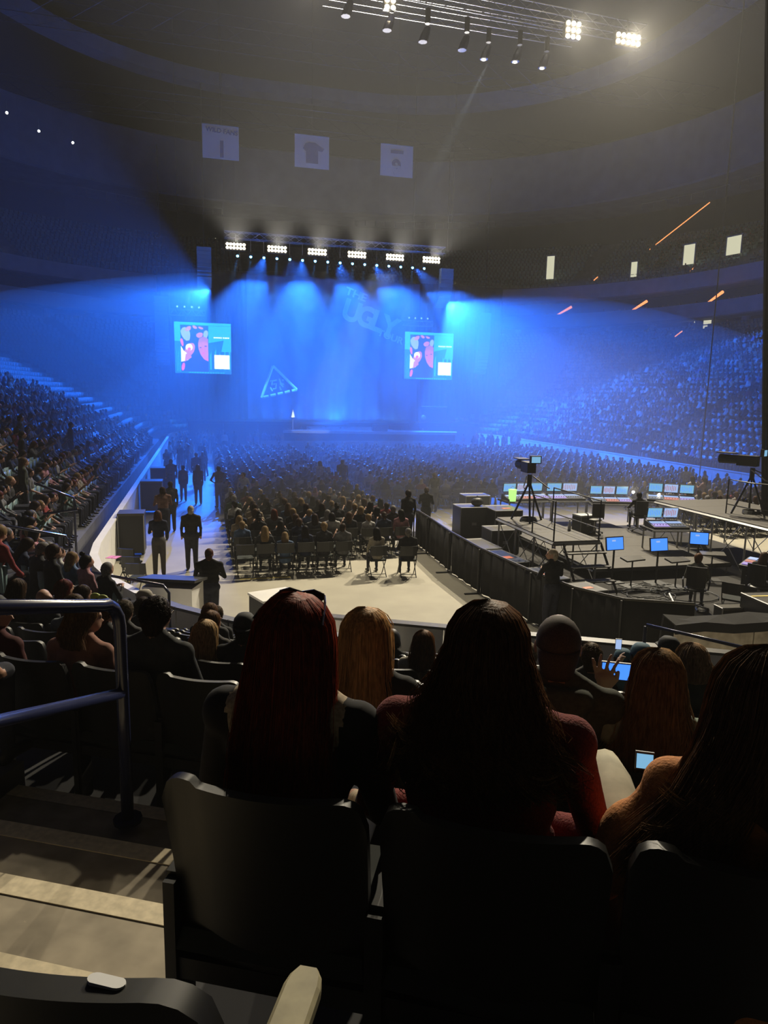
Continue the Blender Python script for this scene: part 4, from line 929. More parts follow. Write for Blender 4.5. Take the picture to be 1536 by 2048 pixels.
def platform(name, label, x0, y0, x1, y1, z, legs, rails=(), parent=None):
    t = thing(name, label, 'platform', ((x0 + x1) / 2, (y0 + y1) / 2, 0)); cx, cy2 = (x0 + x1) / 2, (y0 + y1) / 2
    n = max(1, round((y1 - y0) / 1.25))
    for i in range(n): ya = y0 + (y1 - y0) * i / n; yb = y0 + (y1 - y0) * (i + 1) / n; G().bb((x0 - cx, ya - cy2 + .004, z - .03), (x1 - cx, yb - cy2 - .004, z)).build('deck_board', M_deck, t)
    for a, b in (((x0, y0), (x1, y0)), ((x1, y0), (x1, y1)), ((x1, y1), (x0, y1)), ((x0, y1), (x0, y0))): G().tube([(a[0] - cx, a[1] - cy2, z - .07), (b[0] - cx, b[1] - cy2, z - .07)], .045, 4).build('edge_beam', M_alu if z > 1 else M_black, t)
    for i in range(n + 1):
        y = y0 + .05 + (y1 - y0 - .1) * i / n
        for x in (x0 + .06, x1 - .06): G().tube([(x - cx, y - cy2, 0), (x - cx, y - cy2, z - .08)], .025, 6).build('leg', M_alu, t)
    if legs:
        for i in range(n):
            ya = y0 + .05 + (y1 - y0 - .1) * i / n - cy2; yb = y0 + .05 + (y1 - y0 - .1) * (i + 1) / n - cy2
            for x in (x0 + .06 - cx, x1 - .06 - cx): G().tube([(x, ya, .05), (x, yb, z - .1)], .013, 5).build('brace', M_alu, t); G().tube([(x + .02, yb, .05), (x + .02, ya, z - .1)], .013, 5).build('brace', M_alu, t)
    for pts in rails:
        pp = [Vector((p[0] - cx, p[1] - cy2, z + 1.0)) for p in pts]
        lst = [pp[0] - Vector((0, 0, 1))] + pp + [pp[-1] - Vector((0, 0, 1))]; G().tube(lst, .02, 6).build('guard_rail', M_black, t); G().tube([p - Vector((0, 0, .72)) for p in pp], .016, 6).build('mid_rail', M_black, t)
    return t
platform('camera_platform', 'wooden camera platform on crossed legs with steps, behind the barrier', 8.5, 15.75, 9.8, 19.3, 1.2, True, [[(8.52, 17.0), (8.52, 15.8)], [(9.78, 18.3), (9.78, 15.8)]])
sp = thing('platform_steps', 'open black steps up to the wooden camera platform', 'steps', (9.3, 15.2, 0))
for i, (z, y) in enumerate(((.95, .35), (.65, .1), (.35, -.15))):
    G().bb((-.55, y - .14, z - .03), (.5, y + .14, z)).build('tread', M_deck, sp)
for x in (-.55, .5): G().loft([[(x + a, y, z) for a in (-.015, .015)] + [(x + .015, y, z - .1), (x - .015, y, z - .1)] for y, z in ((.5, 1.15), (-.35, .12))]).build('side_stringer', M_black, sp)
platform('mix_riser', 'broad low black riser under the mixing consoles', 9.95, 16.2, 14.2, 23.6, .32, False)
platform('rear_platform', 'high camera platform on crossed legs at the right edge', 14.35, 14.6, 17.2, 20.0, 1.5, True, [[(16.2, 14.65), (14.9, 16.4), (14.9, 17.4)]])
def tripod_camera(x, y, z, label, rz, s=1.0):
    t = thing('broadcast_camera', label, 'camera', (x, y, z), rz)
    for a in (0.3, 2.4, 4.5): G().tube([(0, 0, 1.15), (.5 * math.cos(a), .5 * math.sin(a), 0)], .03, 6).build('tripod_leg', M_black, t)
    G().tube([(0, 0, 1.0), (0, 0, 1.35)], .07, 8).build('pan_head', M_black, t)
    b = G().box((0, .15, 1.55), (.26, .55, .30)).build('camera_body', M_black, t)
    G().loft([[(r_ * math.cos(a), yy, 1.56 + r_ * math.sin(a)) for a in [q * math.pi / 5 for q in range(10)]] for yy, r_ in ((.42, .1), (.5, .13), (.95, .14), (.97, .12))]).build('lens', M_black, t); G().box((0, .75, 1.74), (.34, .5, .03)).build('lens_hood', M_casetop, t)
    v = G().box((.05, -.25, 1.80), (.32, .10, .22)).build('viewfinder', M_black, t); G().box((.05, -.305, 1.80), (.26, .01, .17)).build('viewfinder_screen', M_scr_c, v)
    for q in (-1, 1): G().tube([(q * .1, 0, 1.3), (q * .35, -.5, 1.05), (q * .36, -.62, 1.03)], .018, 6).build('pan_handle', M_casetop, t)
    cg = G()
    for i in range(5): cg.tube([(.25 * math.cos(a) * (1 - .05 * i), -.1 + .25 * math.sin(a), .03 + .02 * i) for a in [q * .5 for q in range(13)]], .013, 5)
    cg.build('coiled_cable', M_black, t)
    return t
tripod_camera(9.15, 18.6, 1.2, 'broadcast camera on tripod on the wooden platform', -.1); tripod_camera(15.5, 17.2, 1.5, 'broadcast camera on tripod at the right edge of the picture', .5)
def case(x, y, z, dx, dy, dz, rz, label, top=M_casetop, lab=False, name='road_case'):
    t = thing(name, label, 'road case', (x, y, z), rz); G().bb((-dx / 2, -dy / 2, 0), (dx / 2, dy / 2, dz - .05)).build('body', M_case, t); G().bb((-dx / 2 - .005, -dy / 2 - .005, dz - .045), (dx / 2 + .005, dy / 2 + .005, dz)).build('lid', top, t)
    for a, b in (((-1, -1), (1, -1)), ((1, -1), (1, 1)), ((1, 1), (-1, 1)), ((-1, 1), (-1, -1))): G().tube([(a[0] * dx / 2, a[1] * dy / 2, dz), (b[0] * dx / 2, b[1] * dy / 2, dz)], .014, 4).build('edge_trim', M_alu, t)
    for q in (-1, 1): G().tube([(q * dx / 2, -dy / 2, .02), (q * dx / 2, -dy / 2, dz)], .014, 4).build('corner_trim', M_alu, t)
    G().box((0, -dy / 2 - .012, dz * .5), (.16, .02, .09)).build('handle', M_steel, t)
    if lab: G().box((dx * .1, -dy * .1, dz + .004), (dx * .3, dy * .16, .006)).build('label_sheet', M_label, t)
    return t
case(9.9, 24.6, 0, .95, .7, 1.1, 0, 'tall grey topped table case farthest left in the mixing area'); case(8.75, 22.1, 0, .95, .8, 1.1, 0, 'black rack case with helmet bag on it, left of the mixing area')
case(9.65, 21.5, 0, .95, 1.1, 1.1, 0, 'black rack case with red label beside the lime glowing bucket', lab=True); case(8.9, 19.9, 0, .9, .8, .75, 0, 'lower black case with silver edges under the camera platform end')
case(7.75, 17.1, .42, .75, 1.5, .12, .1, 'flat lidded case with red labels leaning behind the barrier, far one', mat('lid_blue', (.02, .03, .07), .3), True, 'flat_case'); case(7.95, 15.2, .42, .75, 1.2, .12, .12, 'flat lidded case with red label behind the barrier, middle one', mat('lid_blue', (.02, .03, .07), .3), True, 'flat_case')
case(8.3, 13.9, .42, .75, .8, .12, .15, 'flat lidded case behind the security guard, near one', M_casetop, True, 'flat_case')
for x, y in ((7.75, 17.1), (7.95, 15.2), (8.3, 13.9)): case(x, y, 0, .7, .75, .42, .1, 'plain black case under the %s flat lidded case' % {17.1: 'far', 15.2: 'middle', 13.9: 'near'}[y])
case(7.8, 18.9, 0, .8, 1.4, .5, .05, 'long low dark case just behind the barrier'); case(11.4, 11.5, 0, 1.1, 1.0, .8, -.1, 'large black case with yellow tape at the lower right'); case(10.85, 12.1, 0, .8, .3, .5, -.1, 'small ribbed silver case on the floor at right')
case(12.35, 20.9, .32, .6, .5, .6, .1, 'grey flight case under the console desk', M_alu)
t = thing('tape_strip', 'yellow tape strip on the large black case', 'tape', (11.3, 11.7, .805), -.1); G().bb((-.4, 0, 0), (.4, .06, .004)).build('strip', M_yellow, t)
hb = thing('helmet_bag', 'rounded black bag on the left rack case', 'bag', (8.95, 22.0, 1.11)); G().ell((0, 0, .13), (.22, .16, .15)).build('body', M_black, hb); G().tube([(-.1, 0, .25), (0, 0, .33), (.1, 0, .25)], .015, 6).build('handle', M_black, hb)
bk = thing('glowing_bucket', 'lime green glowing translucent bucket on the console desk', 'bucket', (10.5, 22.6, 1.12)); G().loft([[(r_ * math.cos(a), r_ * math.sin(a), z) for a in [q * math.pi / 8 for q in range(16)]] for z, r_ in ((0, .12), (.42, .14), (.44, .15))]).build('shell', M_bucket, bk); G().tube([(.14, 0, .44), (.0, 0, .56), (-.14, 0, .44)], .008, 5).build('handle', M_steel, bk)
def bottle(x, y, z, label, s=1.0):
    t = thing('water_bottle', label, 'bottle', (x, y, z)); t.scale = (s, s, s)
    G().loft([[(r_ * math.cos(a), r_ * math.sin(a), q) for a in [k * math.pi / 6 for k in range(12)]] for q, r_ in ((0, .03), (.01, .034), (.15, .034), (.19, .014), (.2, .013))]).build('body', M_water, t, True); G().tube([(0, 0, .2), (0, 0, .225)], .016, 8).build('cap', M_white, t)
bottle(9.67, 17.1, 1.2, 'clear water bottle standing on the wooden camera platform', 1.3); bottle(9.7, 22.2, 1.1, 'clear water bottle on the rack case beside the black bag', 1.2); bottle(-2.85, 12.85, 2.0, 'clear water bottle on the ledge in the left corner', 1.0)
def console(x, y, z, rz, label, n=3, W=1.5, cols=None, desk=True):
    t = thing('mixing_console', label, 'console', (x, y, z), rz)
    G().loft([[(q * W / 2, yy, zz) for q, yy, zz in ((-1, -.3, 0), (1, -.3, 0), (1, .32, 0), (-1, .32, 0))], [(q * W / 2, yy, zz) for q, yy, zz in ((-1, -.3, .06), (1, -.3, .06), (1, .32, .18), (-1, .32, .18))]]).build('body', M_case, t)
    sl_ = lambda yy: .065 + (yy + .3) / .62 * .12
    for i in range(n):
        xa = -W / 2 + .05 + (W - .1) * i / n; xb = xa + (W - .1) / n - .04
        def sp_(y0, y1, m, nm='fader_panel'):
            G().add([], []) ; g = G(); g.loft([[(xa, y0, sl_(y0)), (xb, y0, sl_(y0)), (xb, y1, sl_(y1)), (xa, y1, sl_(y1))], [(xa, y0, sl_(y0) + .01), (xb, y0, sl_(y0) + .01), (xb, y1, sl_(y1) + .01), (xa, y1, sl_(y1) + .01)]]); return g.build(nm, m, t)
        sp_(-.25, -.02, (M_scr_d, M_scr_r, M_scr_p)[(i + n) % 3] if cols is None else cols[i % len(cols)]); sp_(.02, .15, M_scr_w, 'touch_panel')
        mo = thing_part = G().box(((xa + xb) / 2, .30, .40), (xb - xa, .03, .32), tilt=.15).build('monitor', M_black, t)
        dd = G().box(((xa + xb) / 2, .281, .40), (xb - xa - .03, .006, .28), tilt=.15); dd.build('monitor_screen', (M_scr_c, M_scr_w, M_scr_c)[i % 3], mo)
        bars = G()
        for q in range(7): bars.box((xa + .04 + (xb - xa - .08) * q / 7, .276, .40), (.016, .004, .22 * (.5 + .5 * ((q * 37 + i * 11) % 10) / 10)), tilt=.15)
        bars.build('screen_graph', M_scr_b if i != 1 else M_scr_r, mo)
    fd = G()
    for q in range(int(W / .09)): fd.box((-W / 2 + .08 + q * .09, -.14, sl_(-.14) + .02), (.02, .03, .02))
    fd.build('fader_caps', M_steel, t)['kind'] = 'stuff'
    if desk:
        d_ = thing('console_desk', 'black trussed desk under the ' + ' '.join(label.split()[:9]), 'desk', (x, y, 0 if z < 1.0 else 0), rz)
        G().bb((-W / 2 - .1, -.4, z - .06), (W / 2 + .1, .4, z)).build('desk_top', M_case, d_)
        for qx in (-1, 1):
            for qy in (-1, 1): G().tube([(qx * W / 2, qy * .34, .33 if z > 1 else 0), (qx * W / 2, qy * .34, z - .06)], .025, 6).build('leg', M_alu, d_)
        G().tube([(-W / 2 - .1, -.42, z - .04), (W / 2 + .1, -.42, z - .04)], .022, 6).build('front_bar', M_alu, d_)
    return t
console(11.2, 22.9, 1.15, .05, 'mixing console with pale screens behind the lime bucket', 3, 1.7)
console(12.65, 22.8, 1.15, -.1, 'lighting console with a bright map-like screen in the middle of the mix area', 2, 1.3)
console(14.15, 22.2, 1.1, -.25, 'mixing console with red and blue faders beside the seated dark operator', 3, 1.5)
console(15.5, 20.7, 1.35, -.55, 'angled mixing console with three screens on the right desk', 3, 1.6)
console(13.4, 18.0, 1.0, -.15, 'two-screen console in the centre right, nearer than the others', 2, 1.1)
def laptop(x, y, z, rz, label, w_=.55, deskz=None, big=1.0):
    t = thing('control_monitor', label, 'monitor', (x, y, z), rz); G().box((0, 0, .2 * big), (w_, .03, .36 * big), tilt=-.18).build('housing', M_black, t); G().box((0, -.02, .2 * big), (w_ - .05, .006, .31 * big), tilt=-.18).build('screen', M_scr_b, t)
    G().box((-.05, -.03, .28 * big), (w_ * .2, .004, .04), tilt=-.18).build('icon_patch', M_scr_w, t); G().tube([(0, 0, .05), (0, .0, -z)], .025, 6).build('stand_pole', M_black, t); G().box((0, 0, -z + .02), (.5, .4, .03)).build('stand_base', M_black, t)
    k = thing('side_table', 'small tilted shelf in front of the ' + ' '.join(label.split()[:5]), 'shelf', (x + .25 * math.cos(rz) + .35 * math.sin(rz), y + .25 * math.sin(rz) - .45 * math.cos(rz), 0), rz + .1)
    G().box((0, 0, z - .12), (.62, .26, .04), tilt=.2).build('shelf_board', M_casetop, k); G().tube([(0, 0, 0), (0, 0, z - .14)], .02, 6).build('pole', M_black, k); G().box((0, 0, .015), (.5, .35, .03)).build('base', M_black, k)
laptop(10.35, 15.95, .85, .1, 'left blue monitor of three in the dimmer area'); laptop(11.45, 15.65, .85, .05, 'middle blue monitor of three in the dimmer area'); laptop(13.1, 16.2, .85, -.5, 'right slanted blue monitor of three in the dimmer area', .5)
t = thing('colour_console', 'bright multicoloured lighting desk at the right edge', 'console', (13.1, 13.8, .8), -1.1)
G().box((0, 0, .05), (1.0, .6, .1), tilt=.2).build('body', M_case, t)
for i in range(4):
    for j in range(3): G().box((-.36 + i * .24, -.18 + j * .18, .115 + (-.18 + j * .18) * .2), (.2, .14, .012), tilt=.2).build('key_bank', (M_scr_p, M_scr_r, M_scr_w, M_scr_b)[(i * 2 + j) % 4], t)
G().box((0, 0, -.4), (.9, .4, .8)).build('desk_box', M_case, t)
def office_chair(x, y, z, rz, label):
    t = thing('office_chair', label, 'chair', (x, y, z), rz)
    G().ell((0, .0, .48), (.25, .25, .05)).build('seat', M_black, t, True); G().loft([[(.22 * math.sin(a), -.24 - .05 * math.cos(a), zz) for a in (-1.2, -.6, 0, .6, 1.2)] + [(.22 * math.sin(a), -.21 - .05 * math.cos(a), zz) for a in (1.2, .6, 0, -.6, -1.2)] for zz in (.58, .75, 1.0, 1.05)]).build('backrest', M_black, t)
    G().tube([(0, 0, .1), (0, 0, .46)], .03, 8).build('gas_column', M_steel, t)
    for a in range(5): G().tube([(0, 0, .1), (.3 * math.cos(a * 1.257), .3 * math.sin(a * 1.257), .05)], .02, 6).build('base_arm', M_steel, t); G().ell((.3 * math.cos(a * 1.257), .3 * math.sin(a * 1.257), .035), (.03, .03, .035), 8, 6).build('caster', M_shoe, t)
    for q in (-1, 1): G().tube([(q * .26, -.1, .5), (q * .28, -.08, .68), (q * .28, .15, .69)], .02, 6).build('armrest', M_black, t)
office_chair(12.55, 20.6, .32, -.1, 'mesh backed office chair at the centre console'); office_chair(14.4, 20.9, .32, -.2, 'office chair of the dark seated operator'); office_chair(10.95, 13.5, 0, -.7, 'office chair of the bearded man at lower right'); office_chair(12.6, 13.4, 0, -1.1, 'office chair of the long haired operator at the right edge')
put_chair(11.35, 12.75, -.9, 'empty folding chair beside the bearded man at lower right', None)
# cables on the floor round the monitors
for i in range(7):
    lb_ = ['nearest the white strip', 'nearest the steps', 'under the left monitor', 'under the middle monitor', 'beside the coiled heap', 'widest coil', 'tightest coil'][i]; cx_, cy_2 = 10.3 + rnd.random() * 1.6, 14.1 + rnd.random() * 1.2; g = G(); r0 = .2 + rnd.random() * .35
    g.tube([(cx_ + (r0 + .03 * a) * math.cos(a), cy_2 + (r0 * .8 + .02 * a) * math.sin(a), .02 + .01 * (i % 3)) for a in [q * .5 for q in range(18)]], .014, 5)
    tag(g.build('floor_cable', M_black, smooth=True), 'black cable looped on the floor below the blue monitors, ' + lb_, 'cable', 'cables below the blue monitors')
tag(G().tube([(10.75, 13.95, .03), (11.1, 14.6, .05)], .02, 6).build('white_strip', M_white), 'short white strip lying on the floor before the bearded man', 'strip')
for x, y, lb in ((14.8, 21.9, 'small bright desk lamp right of the seated operator'), (15.35, 21.2, 'small bright lamp in front of the angled console')):
    t = thing('desk_lamp', lb, 'lamp', (x, y, 1.4)); G().ell((0, 0, .1), (.05, .05, .05), 8, 6).build('bulb', M_whitelamp, t); G().tube([(0, 0, .08), (0, .1, -.05)], .01, 5).build('arm', M_black, t)
    l = bpy.data.lights.new('desk_lamp_light', 'POINT'); l.energy = 18; l.color = (1, .9, .75); l.shadow_soft_size = .05; lo = bpy.data.objects.new('desk_lamp_light', l); COL.objects.link(lo); lo.location = (x, y, 1.62)
# ------------------------------------------------------------------ named people on the floor and at the mix position
def sperson(P, x, y, z, rz, label, shirt, hair, hstyle=('short', .2), voxel=.018, s=1.0, pants=None, extra=(), mats=None, hbig=1.0, hs=0):
    t = thing('person', label, 'person', (x, y, z), rz); t.scale = (s, s, s)
    mm = list(mats or BODYM)
    if pants: mm[1] = mat('trousers_%d' % int(sum(pants) * 1000), pants, .9, noise=.15)
    b = link('body', body_mesh(P, voxel, mm, extra=extra), t, color=shirt)
    h = None
    if hstyle: h = link('hair', hair_geo(hstyle[0], P, hstyle[1], hbig, hs).mesh('hair', M_hair, True), t, color=hair)
    return t, b, h
def capm(P, parent, col, back=False, brim=True):
    g = G(); n = 18
    g.loft([[P.hd(((.090 * c) * math.cos(a), .005 + .108 * c * math.sin(a), z)) for a in [2 * math.pi * k / n for k in range(n)]] for z, c in ((1.19, 1.0), (1.225, 1.0), (1.26, .9), (1.29, .62), (1.302, .25))])
    o = g.build('cap', mat('cap_%d' % int(sum(col) * 999), col, .8), parent, True)
    if brim:
        sg2 = -1 if back else 1
        G().loft([[P.hd((x, sg2 * (.07 + .0 * i) + sg2 * dy, 1.205 - .01 * i)) for x, dy in ((-.07, 0), (-.04, .07), (0, .085), (.04, .07), (.07, 0))] for i in (0, 1)], closed=True).build('brim', mat('cap_%d' % int(sum(col) * 999), col, .8), o)
    return o
NEAR = [
 # x, y, facing, pose, shirt, hair, style, label, scale
 (-1.08, 18.6, .0, Pose('stand', w=.98, arms='front', sleeves=False, bust=1, step=.15), (.012, .014, .03), (.10, .05, .03), ('bob', .16), 'woman in black sleeveless top and grey trousers walking up the left floor aisle', 1.0, (.06, .055, .05)),
 (-.28, 19.1, .0, Pose('stand', w=1.12, arms='side', step=-.2, yaw=-.2), (.025, .024, .022), (.42, .40, .38), ('crop', .2), 'grey haired man in dark clothes standing beside the woman in the left floor aisle', 1.02, None),
 (-1.18, 23.2, .2, Pose('stand', w=1.15, arms='front', step=.2), (.16, .09, .07), (.05, .03, .02), ('bob', .12), 'broad person in reddish plaid shirt walking in the left floor aisle', 1.0, None),
 (-1.0, 24.6, .2, Pose('stand', w=1.0, arms='side', step=.2), (.03, .03, .035), (.03, .02, .02), ('crop', .2), 'dark haired man just beyond the person in plaid in the left floor aisle', 1.0, None),
 (-1.27, 32.6, 0, Pose('stand', w=1.1, arms='side', step=.2), (.10, .10, .11), (.3, .28, .26), ('crop', .2), 'man in grey jacket at the head of the group in the left floor aisle', 1.0, None),
 (-.74, 31.5, 0, Pose('stand', w=.95, arms='side', step=-.3), (.06, .06, .08), (.1, .07, .05), ('short', .2), 'smaller person in the middle of the group in the left floor aisle', .9, None),
 (-.12, 30.5, 0, Pose('stand', w=.9, arms='side', bust=1), (.03, .02, .03), (.05, .03, .02), ('long', .4), 'woman with long dark hair standing in the left floor aisle group', .98, (.02, .02, .03)),
 (-.2, 35.5, 3.0, Pose('stand', w=1.05, arms='side', step=.3), (.04, .05, .09), (.2, .18, .15), ('crop', .2), 'bald fronted man facing the seats in the left floor aisle', 1.02, None),
 (1.6, 28.0, 2.7, Pose('stand', w=.95, arms='pocket', yaw=-.4), (.45, .44, .42), (.12, .07, .04), ('short', .2), 'young person in white shirt and dark jacket standing facing the seats between floor blocks', .95, None),
 (.7, 29.5, .4, Pose('stand', w=1.15, arms='hip'), (.06, .05, .08), (.04, .03, .02), ('short', .2), 'broad man in dark top standing among floor rows at left', 1.0, (.2, .2, .24)),
 (5.25, 31.9, .2, Pose('stand', w=.9, arms='side'), (.35, .36, .4), (.2, .13, .06), ('bob', .15), 'person in pale top standing in the middle floor crowd', .98, None),
 (6.29, 31.9, -.3, Pose('stand', w=1.1, arms='side'), (.02, .02, .03), (.03, .02, .02), ('crop', .2), 'man in black standing in the middle floor crowd beside the pale top', 1.02, None),
 (6.3, 21.2, .3, Pose('stand', w=1.12, arms='side'), (.01, .01, .01), (.03, .02, .02), ('short', .2), 'tall figure in black standing by the left end of the drape barrier', 1.04, None),
 (7.35, 22.6, -.4, Pose('stand', w=1.05, arms='front', nod=.3), (.015, .015, .015), (.08, .05, .03), ('crop', .2), 'man in black standing between the barrier and the rack case', .98, None),
 (9.2, 27.3, .2, Pose('stand', w=1.05, arms='front', nod=.4), (.02, .02, .02), (.12, .08, .05), ('crop', .2), 'man in black looking down beyond the grey table case', .96, None),
 (19.3, 24.6, .1, Pose('stand', w=.95, arms='front', bust=1), (.55, .5, .45), (.07, .04, .025), ('long', .35), 'woman with long brown hair and white shirt standing behind the right consoles', 1.0, None),
 (20.1, 24.9, .4, Pose('stand', w=.85, arms='phone', bust=1), (.35, .22, .18), (.08, .05, .03), ('pony', .2), 'slim woman with ponytail standing behind the right consoles', .95, None),
 (21.42, 27.8, -.2, Pose('stand', w=1.15, arms='side'), (.42, .42, .45), (.1, .07, .05), ('crop', .2), 'large man in pale shirt standing right of the mixing area', 1.03, None),
 (-8.3, 41.0, -1.4, Pose('stand', w=1.0, arms='side'), (.25, .3, .4), (.2, .15, .1), ('short', .2), 'pale figure standing halfway up the left stand', 1.0, None),
]
for x, y, rz, P, sh, hc, hst, lb, s_, pn in NEAR:
    z = 0
    if x < -3: z = TZ(int((-x - 2.4 - 1) / .85))
    sperson(P, x, y, z, rz, lb, sh, hc, hst, .02, s_, pn)
for (x, y, k, lb, sh) in ((-5.35, 24.2, 2, 'man in black standing with his back turned low in the left stand', (.01, .01, .012)), (-4.3, 19.4, 1, 'woman in a dark green coat standing in the near left stand', (.03, .035, .02)), (-6.1, 27.5, 3, 'tall man in blue grey jacket standing in the left stand', (.05, .07, .12)), (-5.0, 30.8, 2, 'dark clad standing man farther along the left stand', (.02, .02, .03)), (-7.5, 29.2, 5, 'man in black leaning forward higher up the left stand', (.01, .01, .01))):
    sperson(Pose('stand', w=1.08, arms='side', lean=.1 if 'leaning' in lb else 0), x, y, TZ(k), -1.2, lb, sh, (.1, .06, .03) if 'woman' in lb else (.03, .02, .015), ('long', .3) if 'woman' in lb else ('crop', .2), .022)
# big man in black shirt at the gate, security guard, operators
sperson(Pose('stand', w=1.25, arms='front', belly=.3), .12, 13.9, 0, -.15, 'burly man in a loose black shirt standing at the gate below our block', (.010, .010, .009), (.09, .03, .015), ('crop', .2), .016, 1.0)
gP = Pose('stand', w=1.12, arms='chest', yaw=.75); gt, gb, gh = sperson(gP, 6.75, 12.5, 0, .25, 'security guard with cropped grey hair and lanyard standing at the drape barrier', (.012, .012, .014), (.45, .38, .28), ('crop', .2), .014, 1.04)
G().tube([gP.up((.05, .13, 1.0)), gP.up((.0, .17, .8)), gP.up((-.05, .13, 1.0))], .006, 5).build('lanyard', M_white, gt); G().box(gP.up((0, .17, .76)), (.06, .01, .08)).build('badge', M_white, gt)
sperson(Pose(w=1.05, arms='reach', lean=.1), 14.4, 20.9, .35, -.2, 'operator in black seated at the centre right console', (.008, .008, .008), (.02, .015, .01), ('short', .2))
sperson(Pose(w=1.0, arms='knee', lean=.12, yaw=-.4, sleeves=True), 10.95, 13.5, .02, -.75, 'bearded man with brown hair in grey top seated on an office chair', (.16, .16, .13), (.16, .07, .03), ('short', .2), .016)
sperson(Pose(w=1.0, arms='reach', lean=.18), 12.6, 13.4, .02, -1.1, 'long haired operator in black bending over the colourful desk at the right edge', (.01, .01, .01), (.09, .045, .025), ('long', .3))
# ------------------------------------------------------------------ strands of hair laid over a head
def strands(P, ln, big, style, n=500, seed=1, r=.0011, fly=.02, segs=12, wave=.0, curl=0.0, spread=1.0, sideblow=0.0, shoulder=.0, cut=.12):
    q = random.Random(seed); g = G()
    CLP = [(q.uniform(0, 6.283), q.random(), q.uniform(0, 6.28), q.gauss(0, .035)) for _ in range(max(24, n // 22))]
    for s_ in range(n):
        c_ = CLP[q.randrange(len(CLP))]; th = c_[0] + q.gauss(0, .10); own = q.random() < .25
        if own: th = q.uniform(0, 6.283)
        if math.sin(th) > .55: th = -th
        lnk = ln * (1 - (q.random() if own else .25 * q.random() + .75 * c_[1]) * cut); ph0 = q.uniform(0, 6.28) if own else c_[2] + q.gauss(0, .25); fl = q.gauss(0, fly); lift = 1.02 + abs(q.gauss(0, .02)) + max(-.01, c_[3]); pts = []; rr = []
        for k in range(segs + 1):
            t = k / segs
            if t < .32:
                ph = (.015 + t / .32 * .485) * math.pi; rx, ry, cy_ = .094 * big * math.sin(ph), .108 * math.sin(ph), .005; z = 1.19 + .107 * big * math.cos(ph)
            else:
                tt = (t - .32) / .68; z = 1.19 - lnk * tt; flr = 1.0 + .12 * math.sin(tt * 3) if style == 'long' else .98 + .48 * tt ** 1.3 + .03 * math.sin(tt * 14)
                rx = .094 * flr * big * spread; cy_ = -.075 * min(1, tt * 1.6) - shoulder * tt ** 2; ry = .104 * (1 - .45 * min(1, tt * 1.5))
                lift_ = 1 + fl * tt * 3
            tt = max(0, (t - .32) / .68); w_ = wave * math.sin(tt * 15 + ph0) * tt; cu = curl * tt * tt
            x = (rx * lift + abs(fl) * tt * .5 + w_) * math.cos(th) + cu * math.cos(tt * 18 + ph0) * .03 - sideblow * tt ** 2 * (1 if math.cos(th) < 0 else .2)
            y = cy_ + (ry * lift + w_ * .5) * math.sin(th) + cu * math.sin(tt * 18 + ph0) * .03
            pts.append(P.hd((x, y, z))); rr.append(r * (1.2 - t * .8))
        g.tube(pts, rr, 3, caps=False)
    return g
def hair_strands_for(style, P, ln, seed, n):
    if style in ('long', 'wavy'): return strands(P, ln, 1.0, style, n, seed, r=.0016, fly=.04, wave=.006 if style == 'wavy' else .002, cut=.3).mesh('hair_strands', M_hair, True)
    if style == 'bob': return strands(P, ln, 1.02, 'long', n, seed, r=.0016, fly=.04, cut=.3).mesh('hair_strands', M_hair, True)
    q = random.Random(seed); g = G(); c0 = (0, -.002, 1.195); L = .022 if style == 'crop' else .045
    for s_ in range(n):
        th = q.uniform(0, 6.283); ph = math.acos(q.uniform(-.45, 1)); 
        if math.sin(th) > .5 and ph > 1.0: continue
        pts = []
        for k in range(5):
            f = 1.0 + .05 * math.sin(k * .8) + (.03 if style != 'crop' else .0) * k * q.random() * .3; a = ph + k / 4 * L * 10 * .55; b = th + (q.random() - .5) * .12 * k
            pts.append(P.hd((.088 * f * math.sin(a) * math.cos(b), c0[1] + .103 * f * math.sin(a) * math.sin(b), c0[2] + .101 * f * math.cos(a))))
        g.tube(pts, [.002, .0022, .002, .0014, .0006], 3, caps=False)
    return g.mesh('hair_strands', M_hair, True)
def hero_hair(P, t, color, style, ln, big, n, seed, **k):
    sg_ = {a: k.pop(a) for a in ('hb',) if a in k}
    h = link('hair', hair_geo(style, P, ln * .96, big * .95, seed).mesh('hair', M_hair, True), t, color=color)
    st = link('hair_strands', strands(P, ln, big, style, n, seed, **k).mesh('hair_strands', M_hair, True), h, color=tuple(min(1, c * 2.0) for c in color)); st['kind'] = 'stuff'
    return h
def seat_at(u, k, dv=.17): return sw(u, ROWV(k) + dv, ROWF(k))
def phone(P0, label, loc, rz, glow, tilt=0, w_=.075, h_=.15):
    t = thing('smartphone', label, 'phone', loc, rz); G().box((0, 0, 0), (w_, .009, h_), tilt=tilt).build('case', M_black, t); G().box((0, -.0055, 0), (w_ - .006, .002, h_ - .01), tilt=tilt).build('screen', glow, t); return t
